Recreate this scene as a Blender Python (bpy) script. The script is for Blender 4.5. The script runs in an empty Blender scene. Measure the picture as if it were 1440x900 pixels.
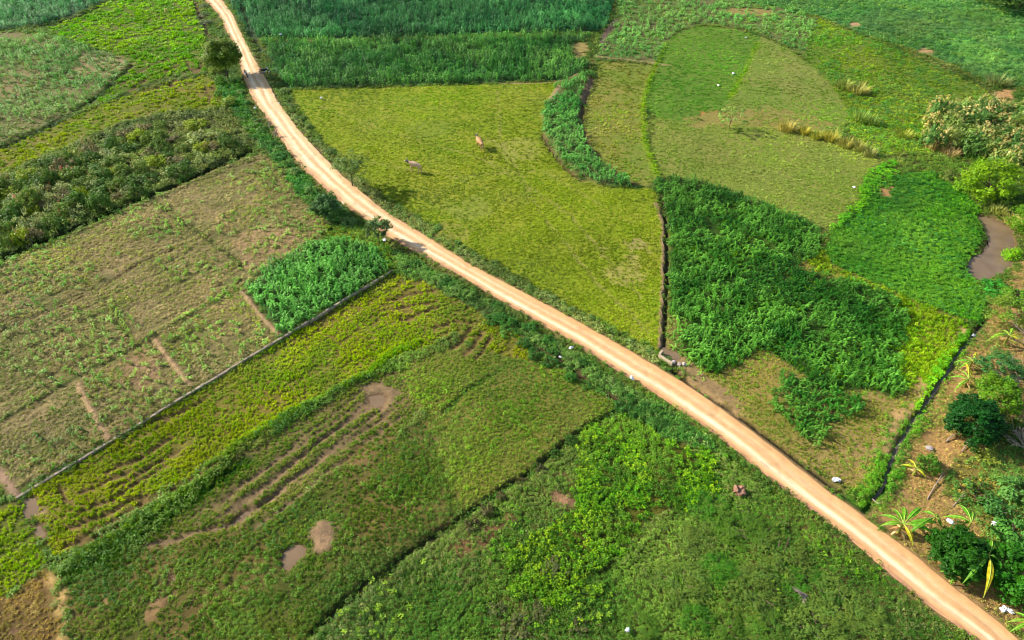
import bpy, math, random
import numpy as np
from mathutils import Vector, Euler

# ------------------------------------------------------------------ camera, world, sun, exposure
scene = bpy.context.scene
COL = scene.collection
CAM_H, PITCH, FPX = 48.6, math.radians(40.0), 960.0
cam_data = bpy.data.cameras.new('camera')
cam = bpy.data.objects.new('camera', cam_data)
COL.objects.link(cam)
cam.location = (0, 0, CAM_H)
cam.rotation_euler = (math.pi/2 - PITCH, 0, 0)
cam_data.sensor_width = 36.0
cam_data.lens = 36.0*FPX/1440.0
cam_data.clip_start = 0.5
cam_data.clip_end = 20000
scene.camera = cam

SUN_EL = math.radians(30.0)
SH = Vector((0.94, -0.34)).normalized()          # direction shadows fall on the ground
world = bpy.data.worlds.new('World'); scene.world = world
world.use_nodes = True
wn = world.node_tree.nodes; wl = world.node_tree.links
bg = wn['Background']
sky = wn.new('ShaderNodeTexSky'); sky.sky_type = 'NISHITA'; sky.sun_disc = False
sky.sun_elevation = SUN_EL
sky.sun_rotation = math.atan2(-SH.x, -SH.y) % (2*math.pi)
sky.altitude = 200; sky.air_density = 1.0; sky.dust_density = 1.5
wl.new(sky.outputs[0], bg.inputs[0]); bg.inputs[1].default_value = 0.115
sd = bpy.data.lights.new('sun', 'SUN'); sd.energy = 5.0; sd.angle = math.radians(0.6); sd.color = (1.0, 0.94, 0.85)
sun = bpy.data.objects.new('sun', sd); COL.objects.link(sun)
sun.location = (-60, 40, 80)
sun.rotation_euler = Vector((SH.x*math.cos(SUN_EL), SH.y*math.cos(SUN_EL), -math.sin(SUN_EL))).to_track_quat('-Z', 'Y').to_euler()
scene.view_settings.view_transform = 'Standard'
scene.view_settings.look = 'None'
scene.view_settings.exposure = 0.6
scene.view_settings.gamma = 1.0
scene.cycles.filter_width = 1.1
scene.cycles.max_bounces = 4
scene.cycles.diffuse_bounces = 3
scene.cycles.glossy_bounces = 2
scene.cycles.transmission_bounces = 2
scene.cycles.transparent_max_bounces = 4

# ------------------------------------------------------------------ helpers
R = random.Random(7)
NR = np.random.default_rng(11)

def at(px, py, z=0.0):
    """ground point seen at photo pixel (px, py)"""
    dx = (px-720.0)/FPX; dy = -(py-450.0)/FPX
    c, s = math.cos(PITCH), math.sin(PITCH)
    d = (dx, c + dy*s, -s + dy*c)
    t = (z-CAM_H)/d[2]
    return (d[0]*t, d[1]*t)

def pw(pts):
    return np.array([at(*p) for p in pts])

def lin(c):
    c = c/255.0
    return c/12.92 if c <= 0.04045 else ((c+0.055)/1.055)**2.4

def S(r, g, b, k=1.0):
    return np.array([lin(r), lin(g), lin(b)])*k

def hsh(ix, iy, seed):
    n = (ix.astype(np.int64)*374761393 + iy.astype(np.int64)*668265263 + seed*1442695041) & 0xffffffff
    n = ((n ^ (n >> 13))*1274126177) & 0xffffffff
    return ((n ^ (n >> 16)) & 0xffffff)/float(0xffffff)

def vnoise(x, y, seed):
    x0 = np.floor(x); y0 = np.floor(y)
    fx = x-x0; fy = y-y0
    fx = fx*fx*(3-2*fx); fy = fy*fy*(3-2*fy)
    a = hsh(x0, y0, seed); b = hsh(x0+1, y0, seed); c = hsh(x0, y0+1, seed); d = hsh(x0+1, y0+1, seed)
    return (a*(1-fx)+b*fx)*(1-fy) + (c*(1-fx)+d*fx)*fy

def fbm(x, y, scale, seed, octs=3):
    v = 0; amp = 1; tot = 0
    x = x/scale; y = y/scale
    for o in range(octs):
        v = v + amp*vnoise(x + 17.3*o, y - 9.1*o, seed+o); tot += amp; amp *= 0.5; x = x*2.03; y = y*2.03
    return v/tot

def sstep(a, b, x):
    t = np.clip((x-a)/(b-a), 0, 1)
    return t*t*(3-2*t)

def props(o, label=None, cat=None, group=None, kind=None):
    if label: o['label'] = label
    if cat: o['category'] = cat
    if group: o['group'] = group
    if kind: o['kind'] = kind
    return o

def empty(name, loc, rz=0.0, sc=1.0, tilt=(0, 0)):
    o = bpy.data.objects.new(name, None); COL.objects.link(o)
    o.location = loc; o.rotation_euler = (tilt[0], tilt[1], rz); o.scale = (sc, sc, sc)
    o.empty_display_size = 0.2
    return o

def mobj(name, me, parent=None, mat=None):
    o = bpy.data.objects.new(name, me); COL.objects.link(o)
    if parent: o.parent = parent
    if mat is not None and not me.materials: me.materials.append(mat)
    return o

def pymesh(name, V, F, mat=None, smooth=False):
    me = bpy.data.meshes.new(name)
    me.from_pydata([tuple(map(float, v)) for v in V], [], [tuple(int(i) for i in f) for f in F])
    if smooth: me.polygons.foreach_set('use_smooth', [True]*len(me.polygons))
    if mat: me.materials.append(mat)
    me.update()
    return me

def bigmesh(name, V, Q, smooth=True):
    """V (n,3), Q (m,k) with k = 3 or 4"""
    me = bpy.data.meshes.new(name)
    k = Q.shape[1]; m = len(Q)
    me.vertices.add(len(V)); me.vertices.foreach_set('co', V.astype(np.float32).ravel())
    me.loops.add(m*k); me.loops.foreach_set('vertex_index', Q.astype(np.int32).ravel())
    me.polygons.add(m)
    me.polygons.foreach_set('loop_start', (np.arange(m)*k).astype(np.int32))
    me.polygons.foreach_set('loop_total', np.full(m, k, np.int32))
    if smooth: me.polygons.foreach_set('use_smooth', np.ones(m, bool))
    me.update(calc_edges=True)
    return me

def colattr(me, name, C):
    a = me.attributes.new(name, 'FLOAT_COLOR', 'POINT')
    C4 = np.ones((len(C), 4), np.float32); C4[:, :3] = C
    a.data.foreach_set('color', C4.ravel())

# ------------------------------------------------------------------ materials
def new_mat(name):
    m = bpy.data.materials.new(name); m.use_nodes = True
    nt = m.node_tree
    return m, nt, nt.nodes, nt.links, nt.nodes['Principled BSDF']

def noise_node(N, L, scale, detail=4, rough=0.6, co=None):
    n = N.new('ShaderNodeTexNoise'); n.inputs['Scale'].default_value = scale
    n.inputs['Detail'].default_value = detail; n.inputs['Roughness'].default_value = rough
    if co is not None: L.new(co, n.inputs['Vector'])
    return n

def mulcol(N, L, a, b, fac=1.0):
    x = N.new('ShaderNodeMix'); x.data_type = 'RGBA'; x.blend_type = 'MULTIPLY'
    x.inputs[0].default_value = fac
    L.new(a, x.inputs[6]); L.new(b, x.inputs[7])
    return x.outputs[2]

def ramp(N, L, src, stops):
    r = N.new('ShaderNodeValToRGB')
    els = r.color_ramp.elements
    while len(els) < len(stops): els.new(0.5)
    for e, (p, c) in zip(els, stops):
        e.position = p; e.color = (c[0], c[1], c[2], 1)
    L.new(src, r.inputs[0])
    return r.outputs[0]

def ground_material():
    m, nt, N, L, P = new_mat('field_soil_and_turf')
    a = N.new('ShaderNodeAttribute'); a.attribute_name = 'col'
    tc = N.new('ShaderNodeTexCoord')
    n1 = noise_node(N, L, 2.2, 6, 0.7, tc.outputs['Object'])
    n2 = noise_node(N, L, 11.0, 3, 0.6, tc.outputs['Object'])
    c = mulcol(N, L, a.outputs['Color'], ramp(N, L, n1.outputs[0], [(0.3, (0.62, 0.62, 0.62)), (0.7, (1.35, 1.32, 1.25))]))
    c = mulcol(N, L, c, ramp(N, L, n2.outputs[0], [(0.3, (0.75, 0.75, 0.75)), (0.7, (1.22, 1.22, 1.2))]))
    L.new(c, P.inputs['Base Color'])
    P.inputs['Roughness'].default_value = 0.95
    P.inputs['Specular IOR Level'].default_value = 0.15
    b = N.new('ShaderNodeBump'); b.inputs['Strength'].default_value = 0.7; b.inputs['Distance'].default_value = 0.12
    L.new(n2.outputs[0], b.inputs['Height']); L.new(b.outputs[0], P.inputs['Normal'])
    return m

def road_material():
    m, nt, N, L, P = new_mat('packed_dirt')
    a = N.new('ShaderNodeAttribute'); a.attribute_name = 'col'
    tc = N.new('ShaderNodeTexCoord')
    n1 = noise_node(N, L, 1.3, 6, 0.7, tc.outputs['Object'])
    n2 = noise_node(N, L, 14.0, 3, 0.7, tc.outputs['Object'])
    c = mulcol(N, L, a.outputs['Color'], ramp(N, L, n1.outputs[0], [(0.3, (0.86, 0.84, 0.82)), (0.7, (1.1, 1.1, 1.1))]))
    c = mulcol(N, L, c, ramp(N, L, n2.outputs[0], [(0.28, (0.72, 0.68, 0.64)), (0.4, (1, 1, 1)), (0.75, (1.06, 1.06, 1.06))]))
    L.new(c, P.inputs['Base Color'])
    P.inputs['Roughness'].default_value = 0.95; P.inputs['Specular IOR Level'].default_value = 0.1
    b = N.new('ShaderNodeBump'); b.inputs['Strength'].default_value = 0.5; b.inputs['Distance'].default_value = 0.05
    L.new(n2.outputs[0], b.inputs['Height']); L.new(b.outputs[0], P.inputs['Normal'])
    return m

def leaf_shader(name, kind):
    """kind 'inst': colour from the instancer's tint; 'obj': from the object colour. Both times a per-leaf variation lv."""
    m, nt, N, L, P = new_mat(name)
    lv = N.new('ShaderNodeAttribute'); lv.attribute_name = 'lv'
    if kind == 'inst':
        t = N.new('ShaderNodeAttribute'); t.attribute_type = 'INSTANCER'; t.attribute_name = 'tint'; tc = t.outputs['Color']
    else:
        t = N.new('ShaderNodeObjectInfo'); tc = t.outputs['Color']
    c = mulcol(N, L, tc, lv.outputs['Color'])
    L.new(c, P.inputs['Base Color'])
    P.inputs['Roughness'].default_value = 0.55; P.inputs['Specular IOR Level'].default_value = 0.22
    tr = N.new('ShaderNodeBsdfTranslucent'); L.new(c, tr.inputs['Color'])
    mx = N.new('ShaderNodeMixShader'); mx.inputs[0].default_value = 0.3
    L.new(P.outputs[0], mx.inputs[1]); L.new(tr.outputs[0], mx.inputs[2])
    L.new(mx.outputs[0], N['Material Output'].inputs['Surface'])
    return m

def plain(name, col, rough=0.7, spec=0.3, var=0.25, scale=6.0, bump=0.0, metal=0.0):
    m, nt, N, L, P = new_mat(name)
    tc = N.new('ShaderNodeTexCoord')
    n = noise_node(N, L, scale, 5, 0.65, tc.outputs['Object'])
    lo = tuple(c*(1-var) for c in col); hi = tuple(min(1, c*(1+var)) for c in col)
    L.new(ramp(N, L, n.outputs[0], [(0.3, lo), (0.7, hi)]), P.inputs['Base Color'])
    P.inputs['Roughness'].default_value = rough; P.inputs['Specular IOR Level'].default_value = spec
    P.inputs['Metallic'].default_value = metal
    if bump:
        b = N.new('ShaderNodeBump'); b.inputs['Strength'].default_value = 0.6; b.inputs['Distance'].default_value = bump
        L.new(n.outputs[0], b.inputs['Height']); L.new(b.outputs[0], P.inputs['Normal'])
    return m

def water_material(name, col, rough=0.12):
    m, nt, N, L, P = new_mat(name)
    tc = N.new('ShaderNodeTexCoord')
    n = noise_node(N, L, 0.5, 3, 0.5, tc.outputs['Object'])
    L.new(ramp(N, L, n.outputs[0], [(0.3, tuple(c*0.8 for c in col)), (0.7, tuple(c*1.15 for c in col))]), P.inputs['Base Color'])
    P.inputs['Roughness'].default_value = rough; P.inputs['IOR'].default_value = 1.33
    n2 = noise_node(N, L, 4.0, 3, 0.5, tc.outputs['Object'])
    b = N.new('ShaderNodeBump'); b.inputs['Strength'].default_value = 0.12; b.inputs['Distance'].default_value = 0.02
    L.new(n2.outputs[0], b.inputs['Height']); L.new(b.outputs[0], P.inputs['Normal'])
    return m

M_ground = ground_material()
M_road = road_material()
M_inst = leaf_shader('field_leaves', 'inst')
M_leaf = leaf_shader('shrub_leaves', 'obj')
M_bark = plain('bark', (0.12, 0.085, 0.055), 0.9, 0.1, 0.35, 9, 0.03)
M_deadwood = plain('dead_wood', (0.36, 0.28, 0.22), 0.9, 0.1, 0.3, 9, 0.02)
M_conc = plain('weathered_concrete', (0.36, 0.28, 0.21), 0.9, 0.2, 0.4, 1.1, 0.02)
M_rock = plain('red_brown_rock', (0.30, 0.16, 0.10), 0.9, 0.2, 0.35, 3.0, 0.06)
M_stone = plain('pale_stone', (0.45, 0.38, 0.33), 0.9, 0.2, 0.3, 4.0, 0.04)
M_bag = plain('white_plastic', (0.82, 0.82, 0.84), 0.4, 0.4, 0.08, 5.0)
M_pond = water_material('muddy_pond_water', (0.21, 0.145, 0.085), 0.05)
M_puddle = water_material('puddle_water', (0.22, 0.15, 0.085), 0.1)
M_darkwater = water_material('dark_ditch_water', (0.17, 0.13, 0.10), 0.35)

# ------------------------------------------------------------------ the land as a world-space map (0.25 m cells)
RES = 0.25
X0, X1, Y0, Y1 = -156.0, 156.0, 12.0, 214.0
NX = int((X1-X0)/RES)+1; NY = int((Y1-Y0)/RES)+1
gx = X0 + np.arange(NX)*RES; gy = Y0 + np.arange(NY)*RES
GX, GY = np.meshgrid(gx, gy)
zone = np.zeros((NY, NX), np.int16)
dh = np.zeros((NY, NX), np.float32)
sup = np.zeros((NY, NX), np.float32)              # vegetation suppressed here
scol = np.zeros((NY, NX, 3), np.float32)
WX = (fbm(GX, GY, 1.6, 71, 2)-0.5)*1.1; WY = (fbm(GX, GY, 1.6, 91, 2)-0.5)*1.1

def box(P, pad=1.0):
    i0 = max(0, int((P[:, 0].min()-pad-X0)/RES)); i1 = min(NX, int((P[:, 0].max()+pad-X0)/RES)+2)
    j0 = max(0, int((P[:, 1].min()-pad-Y0)/RES)); j1 = min(NY, int((P[:, 1].max()+pad-Y0)/RES)+2)
    return slice(j0, max(j0, j1)), slice(i0, max(i0, i1))

def inside(P, X, Y):
    res = np.zeros(X.shape, bool); n = len(P)
    for i in range(n):
        xa, ya = P[i]; xb, yb = P[(i+1) % n]
        if ya == yb: continue
        c = ((ya > Y) != (yb > Y)) & (X < (xb-xa)*(Y-ya)/(yb-ya)+xa)
        res ^= c
    return res

def polymask(pts, warp=1.0):
    P = pw(pts); js, is_ = box(P, 1.5)
    X = GX[js, is_] + WX[js, is_]*warp; Y = GY[js, is_] + WY[js, is_]*warp
    return js, is_, inside(P, X, Y)

def polydist(pts, pad, warp=0.3, world_pts=None):
    P = pw(pts) if world_pts is None else world_pts
    js, is_ = box(P, pad+1)
    X = GX[js, is_] + WX[js, is_]*warp; Y = GY[js, is_] + WY[js, is_]*warp
    D = np.full(X.shape, 1e9)
    for (xa, ya), (xb, yb) in zip(P[:-1], P[1:]):
        dx, dy = xb-xa, yb-ya; l2 = dx*dx+dy*dy+1e-9
        t = np.clip(((X-xa)*dx+(Y-ya)*dy)/l2, 0, 1)
        D = np.minimum(D, np.hypot(X-xa-t*dx, Y-ya-t*dy))
    return js, is_, D

# vegetation presets: (form, spacing, size, height, tint a, tint b, cover, patch scale)
def grass(ta, tb, sp=0.34, sz=0.42, h=0.22, cover=1.0, ps=5): return ('grass', sp, sz, h, ta, tb, cover, ps)
def weed(ta, tb, sp=0.4, sz=0.5, h=0.35, cover=1.0, ps=4): return ('weed', sp, sz, h, ta, tb, cover, ps)
def maize(ta, tb, sp=0.58, sz=0.62, h=1.15, cover=1.0, ps=6): return ('maize', sp, sz, h, ta, tb, cover, ps)
def vine(ta, tb, sp=0.4, sz=0.5, h=0.3, cover=1.0, ps=4): return ('vine', sp, sz, h, ta, tb, cover, ps)

BROWN = S(132, 112, 78); BROWN2 = S(104, 88, 58); OLIVE = S(110, 112, 45); MUD = S(134, 112, 82); DARKG = S(48, 60, 24)
REDSOIL = S(170, 120, 80); STRAW = S(190, 150, 90)
Z = [dict(n='grass_bank', sa=S(70, 85, 30), sb=S(100, 100, 50), veg=[
        weed(S(60, 100, 34), S(100, 128, 50), 0.42, 0.55, 0.38, 0.8), grass(S(92, 120, 40), S(128, 136, 66), 0.4, 0.5, 0.3, 0.9)],
        vl='mixed weeds and grass on the banks between the fields')]
def zn(n, poly, sa, sb, veg, dz=0.0, amp=0.03, vl='', warp=0.9, lab=None):
    Z.append(dict(n=n, poly=poly, sa=sa, sb=sb, veg=veg, dz=dz, amp=amp, vl=vl, warp=warp, lab=lab))

# --- right of the road
zn('ground_cover_slope', [(1040, -40), (1040, 0), (1150, 22), (1205, 45), (1290, 72), (1350, 95), (1400, 122), (1500, 120), (1560, -40)], S(60, 110, 50), S(80, 120, 60),
   [weed(S(66, 120, 62), S(104, 142, 76), 0.42, 0.6, 0.42), grass(S(80, 132, 60), S(118, 148, 72), 0.5, 0.6, 0.4, 0.6)], amp=0.15, vl='dense soft green ground cover in the far top right field')
zn('sparse_maize_field', [(866, -40), (868, 20), (845, 60), (838, 82), (940, 92), (948, 60), (960, 42), (985, 35), (1040, 38), (1090, 55), (1135, 82), (1150, 62), (1155, 30), (1090, 8), (1030, -6), (1030, -40)], S(104, 116, 60), S(110, 104, 66),
   [maize(S(78, 136, 66), S(110, 150, 80), 0.75, 0.6, 0.75, 0.9), grass(S(92, 140, 50), S(118, 140, 60), 0.5, 0.5, 0.2, 0.8)], vl='young maize in the far field above the round grass paddock')
zn('upper_meadow', [(1135, 60), (1150, 25), (1205, 48), (1260, 70), (1320, 95), (1385, 125), (1400, 140), (1330, 150), (1315, 168), (1330, 215), (1260, 215), (1225, 225), (1195, 185), (1185, 150), (1160, 115), (1130, 82)], S(92, 118, 40), S(106, 120, 40),
   [grass(S(86, 136, 34), S(130, 152, 24), 0.42, 0.5, 0.24, 1, 9), weed(S(70, 128, 48), S(100, 140, 50), 0.7, 0.7, 0.3, 0.5, 8)], amp=0.06, vl='green and yellow meadow grass above the clumps')
zn('olive_paddock', [(925, 245), (914, 200), (918, 165), (985, 172), (1060, 172), (1100, 178), (1175, 188), (1235, 222), (1232, 255), (1205, 280), (1165, 322), (1130, 312), (1080, 288), (1010, 262), (965, 250)], S(116, 132, 52), S(128, 132, 62),
   [grass(S(120, 144, 50), S(144, 152, 72), 0.36, 0.42, 0.13, 1, 6)], amp=0.06, vl='olive grass in the paddock below the row of dry clumps')
zn('round_paddock', [(920, 165), (905, 150), (914, 112), (935, 62), (955, 44), (985, 37), (1030, 40), (1070, 51), (1048, 100), (1025, 140), (1005, 165), (960, 172)], S(88, 120, 38), S(100, 126, 44),
   [grass(S(86, 138, 36), S(108, 148, 44), 0.4, 0.5, 0.13, 1, 8)], vl='smooth short green grass in the rounded paddock')
zn('dry_paddock', [(1070, 51), (1110, 68), (1150, 100), (1180, 135), (1195, 165), (1180, 190), (1100, 180), (1060, 172), (1003, 168), (1025, 140), (1048, 100)], S(110, 132, 50), S(128, 132, 66),
   [grass(S(112, 144, 46), S(140, 150, 74), 0.38, 0.42, 0.13, 1, 7)], vl='olive yellow grass in the paddock beside the rounded one')
zn('narrow_paddock', [(840, 86), (930, 94), (915, 112), (905, 150), (910, 200), (926, 246), (912, 262), (895, 258), (862, 240), (838, 222), (823, 190), (817, 165), (830, 135), (838, 112)], S(110, 128, 46), S(132, 128, 60),
   [grass(S(112, 140, 34), S(144, 140, 58), 0.42, 0.5, 0.18, 0.95, 5)], vl='patchy olive grass in the narrow paddock right of the curved maize strip')
zn('maize_field', [(320, -40), (322, 0), (338, 28), (350, 50), (372, 53), (480, 54), (700, 48), (843, 45), (855, 35), (862, 0), (862, -40)], S(34, 70, 40), S(50, 80, 44),
   [maize(S(28, 88, 50), S(66, 124, 72), 0.62, 0.72, 1.7)], vl='dense blue green maize in the far field at the top of the photo')
zn('maize_field', [(372, 58), (480, 58), (700, 53), (838, 50), (820, 58), (803, 60), (806, 84), (832, 90), (815, 103), (790, 113), (700, 117), (600, 119), (480, 122), (402, 123), (385, 98)], S(50, 80, 40), S(60, 90, 46),
   [maize(S(40, 96, 36), S(88, 136, 58), 0.62, 0.7, 1.5)], vl='dense green maize in the band above the pasture')
zn('yellow_pasture', [(407, 127), (600, 122), (790, 117), (772, 140), (762, 162), (762, 186), (775, 212), (796, 236), (818, 253), (850, 263), (890, 265), (917, 264), (928, 290), (935, 320), (934, 400), (927, 480), (925, 495), (880, 470), (800, 430), (730, 388), (650, 345), (590, 305), (540, 275), (500, 245), (460, 205), (432, 168)], S(122, 140, 24), S(136, 142, 40),
   [grass(S(114, 140, 6), S(138, 150, 24), 0.3, 0.38, 0.13, 1, 7), weed(S(118, 134, 20), S(144, 144, 60), 0.9, 0.4, 0.2, 0.6, 3)], dz=0.15, amp=0.05, vl='yellow green grass of the pasture where two cows graze')
zn('curved_maize_strip', [(785, 122), (810, 106), (834, 106), (828, 125), (816, 150), (814, 170), (823, 200), (838, 226), (862, 243), (893, 258), (880, 263), (850, 261), (820, 251), (796, 232), (776, 209), (764, 184), (763, 162), (773, 140)], S(88, 104, 54), S(104, 100, 60),
   [maize(S(56, 118, 48), S(90, 140, 66), 0.56, 0.66, 0.85, 1.0, 9)], dz=0.45, vl='maize on the raised curved strip beside the pasture')
zn('maize_plot_ground', [(938, 490), (942, 440), (945, 330), (935, 290), (928, 262), (1000, 262), (1080, 292), (1130, 314), (1168, 330), (1162, 362), (1220, 392), (1300, 425), (1370, 462), (1352, 495), (1312, 545), (1285, 590), (1260, 640), (1235, 690), (1205, 697), (1160, 672), (1100, 628), (1050, 592), (1000, 555), (960, 515)], S(134, 124, 60), S(150, 128, 78),
   [grass(S(114, 130, 38), S(142, 138, 62), 0.34, 0.36, 0.14, 0.9, 3), weed(S(88, 130, 36), S(124, 142, 50), 0.6, 0.4, 0.2, 0.6, 3)], amp=0.05, vl='thin dry grass around the irregular maize plot')
zn('yellow_green_grass_corner', [(1135, 362), (1160, 345), (1165, 372), (1215, 395), (1300, 428), (1368, 462), (1350, 492), (1312, 540), (1275, 545), (1235, 520), (1255, 480), (1280, 450), (1250, 418), (1200, 398), (1150, 385)], S(110, 130, 30), S(130, 130, 50),
   [grass(S(96, 144, 14), S(134, 156, 26), 0.32, 0.5, 0.4, 0.95, 3)], vl='long yellow green grass along the edge of the maize plot')
zn('irregular_maize_plot', [(917, 255), (935, 250), (965, 250), (1020, 265), (1080, 290), (1128, 310), (1158, 330), (1150, 362), (1120, 376), (1160, 392), (1205, 398), (1250, 418), (1280, 447), (1270, 478), (1262, 510), (1275, 545), (1255, 560), (1225, 548), (1190, 562), (1150, 548), (1115, 515), (1085, 497), (1062, 492), (1040, 520), (1005, 526), (968, 512), (955, 480), (962, 450), (945, 440), (940, 400), (942, 330), (935, 295)], S(50, 80, 26), S(64, 90, 30),
   [maize(S(32, 80, 18), S(80, 128, 46), 0.5, 0.62, 0.85, 0.92, 2.5), grass(S(70, 120, 20), S(100, 140, 20), 0.6, 0.5, 0.4, 0.5)], vl='dense dark green maize in the irregular plot right of the road')
zn('thin_maize_patch', [(1090, 520), (1160, 548), (1215, 555), (1205, 585), (1160, 600), (1145, 635), (1112, 600), (1085, 570)], S(120, 116, 56), S(140, 124, 74),
   [maize(S(44, 98, 26), S(90, 136, 52), 0.54, 0.66, 0.8, 0.92, 3), grass(S(104, 130, 38), S(134, 138, 62), 0.4, 0.4, 0.14, 0.9, 3)], vl='stunted thin maize below the dense plot')
zn('thin_maize_patch', [(942, 440), (965, 450), (958, 485), (972, 512), (1000, 540), (975, 525), (945, 490)], S(110, 112, 50), S(130, 120, 66),
   [maize(S(64, 116, 32), S(106, 142, 60), 0.5, 0.5, 0.55, 0.9, 3)], vl='thin pale maize by the small culvert')
zn('bean_field', [(1245, 247), (1300, 240), (1345, 262), (1375, 290), (1386, 325), (1372, 352), (1368, 385), (1388, 425), (1380, 458), (1340, 442), (1270, 415), (1215, 393), (1165, 370), (1160, 340), (1182, 310), (1215, 285)], S(60, 120, 34), S(80, 130, 40),
   [vine(S(64, 124, 30), S(104, 150, 42), 0.3, 0.36, 0.25), vine(S(52, 112, 44), S(86, 144, 64), 0.6, 0.4, 0.3, 0.6, 9), grass(S(84, 160, 16), S(110, 170, 20), 0.5, 0.5, 0.3, 0.45, 8)], amp=0.08, vl='bright green leafy ground crop beside the muddy pond')
zn('creeper_patch', [(1165, 325), (1205, 282), (1218, 242), (1258, 225), (1262, 240), (1232, 262), (1215, 290), (1180, 322)], S(70, 100, 30), S(90, 110, 40),
   [vine(S(82, 150, 24), S(124, 172, 30), 0.36, 0.5, 0.4)], amp=0.2, vl='yellow green creeper between the olive paddock and the leafy crop')
zn('orchard_ground', [(1205, 718), (1240, 690), (1262, 640), (1290, 590), (1325, 545), (1360, 500), (1384, 462), (1400, 420), (1425, 385), (1460, 340), (1700, 340), (1800, 960), (1500, 960), (1440, 900), (1380, 857), (1310, 800), (1250, 752)], S(180, 140, 88), S(150, 124, 76),
   [grass(S(140, 134, 72), S(180, 154, 104), 0.36, 0.36, 0.12, 0.75, 3), weed(S(92, 124, 44), S(128, 140, 66), 0.4, 0.4, 0.22, 0.52, 4)], amp=0.08, vl='dry straw and thin weeds on the red orchard ground')
zn('orchard_weed_bank', [(1340, 640), (1400, 620), (1500, 600), (1600, 800), (1500, 870), (1400, 800), (1370, 730), (1330, 690)], S(110, 112, 50), S(150, 120, 70),
   [weed(S(70, 112, 44), S(104, 140, 66), 0.42, 0.55, 0.4, 0.72, 4), grass(S(140, 134, 60), S(170, 150, 80), 0.5, 0.4, 0.2, 0.6)], amp=0.1, vl='green weeds under the trees at the lower right edge')
# --- left of the road
zn('maize_field', [(-260, -40), (165, -40), (150, 0), (118, 16), (60, 36), (0, 42), (-260, 60)], S(50, 80, 50), S(70, 90, 54),
   [maize(S(44, 112, 64), S(92, 142, 92), 0.66, 0.72, 1.4, 0.95)], vl='dense maize in the far top left field')
zn('patchy_maize_field', [(-260, 64), (0, 46), (60, 48), (110, 64), (160, 77), (181, 90), (150, 120), (112, 150), (60, 176), (0, 202), (-120, 250)], S(112, 118, 66), S(126, 116, 76),
   [maize(S(76, 126, 48), S(122, 152, 78), 0.66, 0.6, 0.9, 0.85, 12), grass(S(98, 134, 52), S(128, 138, 72), 0.5, 0.5, 0.2, 0.8)], vl='patchy maize in the field at the upper left edge')
zn('rice_field', [(62, 42), (120, 19), (152, 0), (170, -40), (262, -40), (274, 10), (288, 48), (292, 80), (292, 98), (230, 108), (185, 124), (150, 140), (120, 152), (160, 120), (184, 90), (160, 75), (110, 62)], S(84, 110, 20), S(100, 110, 40),
   [grass(S(92, 146, 0), S(134, 164, 8), 0.4, 0.58, 0.4, 1, 4)], dz=-0.05, amp=0.1, vl='tall bright yellow green rice in the upper left field')
zn('rice_field', [(-120, 260), (0, 212), (62, 184), (115, 158), (150, 145), (200, 124), (292, 104), (312, 122), (318, 150), (240, 160), (170, 175), (100, 205), (30, 240), (-120, 290)], S(104, 118, 30), S(124, 116, 50),
   [grass(S(120, 150, 4), S(156, 164, 12), 0.4, 0.52, 0.34, 0.92, 4)], dz=-0.05, amp=0.1, vl='yellow green rice in the strip above the thicket')
zn('thicket_ground', [(-180, 380), (-120, 285), (30, 236), (100, 202), (170, 172), (240, 157), (318, 150), (345, 185), (356, 205), (330, 222), (250, 258), (150, 300), (80, 332), (0, 362)], S(50, 66, 28), S(70, 74, 34),
   [weed(S(80, 112, 36), S(130, 134, 76), 0.42, 0.6, 0.5, 1, 6), weed(S(100, 132, 36), S(140, 150, 80), 0.8, 0.7, 0.7, 0.7, 6), grass(S(100, 116, 50), S(140, 130, 84), 0.7, 0.8, 0.6, 0.6)], amp=0.25, vl='dense weeds under the flowering thicket')
SM = [maize(S(80, 128, 38), S(118, 146, 62), 0.9, 0.46, 0.55, 0.66, 9), grass(S(120, 130, 56), S(160, 144, 96), 0.34, 0.34, 0.1, 0.9, 3), weed(S(104, 128, 36), S(146, 150, 50), 0.5, 0.36, 0.2, 0.5, 5), weed(S(128, 110, 80), S(160, 140, 104), 0.4, 0.34, 0.14, 0.75, 3)]
zn('fallow_maize_field', [(-300, 450), (0, 374), (80, 342), (150, 308), (250, 264), (345, 222), (368, 216), (395, 235), (420, 275), (455, 305), (463, 318), (446, 345), (340, 414), (220, 484), (115, 545), (0, 606), (-200, 720)], S(142, 126, 84), S(106, 106, 58), SM, dz=0.2, amp=0.06, vl='scattered young maize and dry stubble in the large brown field')
for i, pl in enumerate([[(342, 408), (391, 480), (268, 552), (221, 479)], [(218, 482), (268, 553), (154, 621), (112, 543)], [(108, 545), (150, 620), (22, 695), (0, 672), (-80, 640), (0, 602)]]):
    zn('stubble_plot', pl, S(142, 126, 84), S(108, 106, 60), SM, dz=0.2, amp=0.06, vl=['scattered maize and stubble in the plot next to the dense maize', 'pale stubble in the middle plot along the concrete channel', 'thin maize and stubble in the lowest plot along the concrete channel'][i], warp=0.15)
zn('maize_plot', [(342, 406), (390, 370), (440, 344), (482, 338), (530, 348), (550, 378), (500, 412), (396, 474)], S(50, 80, 30), S(60, 86, 36),
   [maize(S(32, 88, 26), S(88, 140, 62), 0.52, 0.62, 0.95, 0.94)], dz=0.2, vl='dense dark maize in the small plot at the end of the concrete channel')
zn('weedy_corner', [(465, 318), (500, 312), (545, 340), (560, 372), (550, 376), (528, 350), (480, 338), (446, 340)], S(70, 90, 30), S(100, 100, 46),
   [weed(S(72, 118, 30), S(112, 138, 50), 0.4, 0.5, 0.4), grass(S(106, 132, 30), S(140, 142, 50), 0.4, 0.45, 0.3)], amp=0.1, vl='green weeds between the small maize plot and the road')
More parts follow.
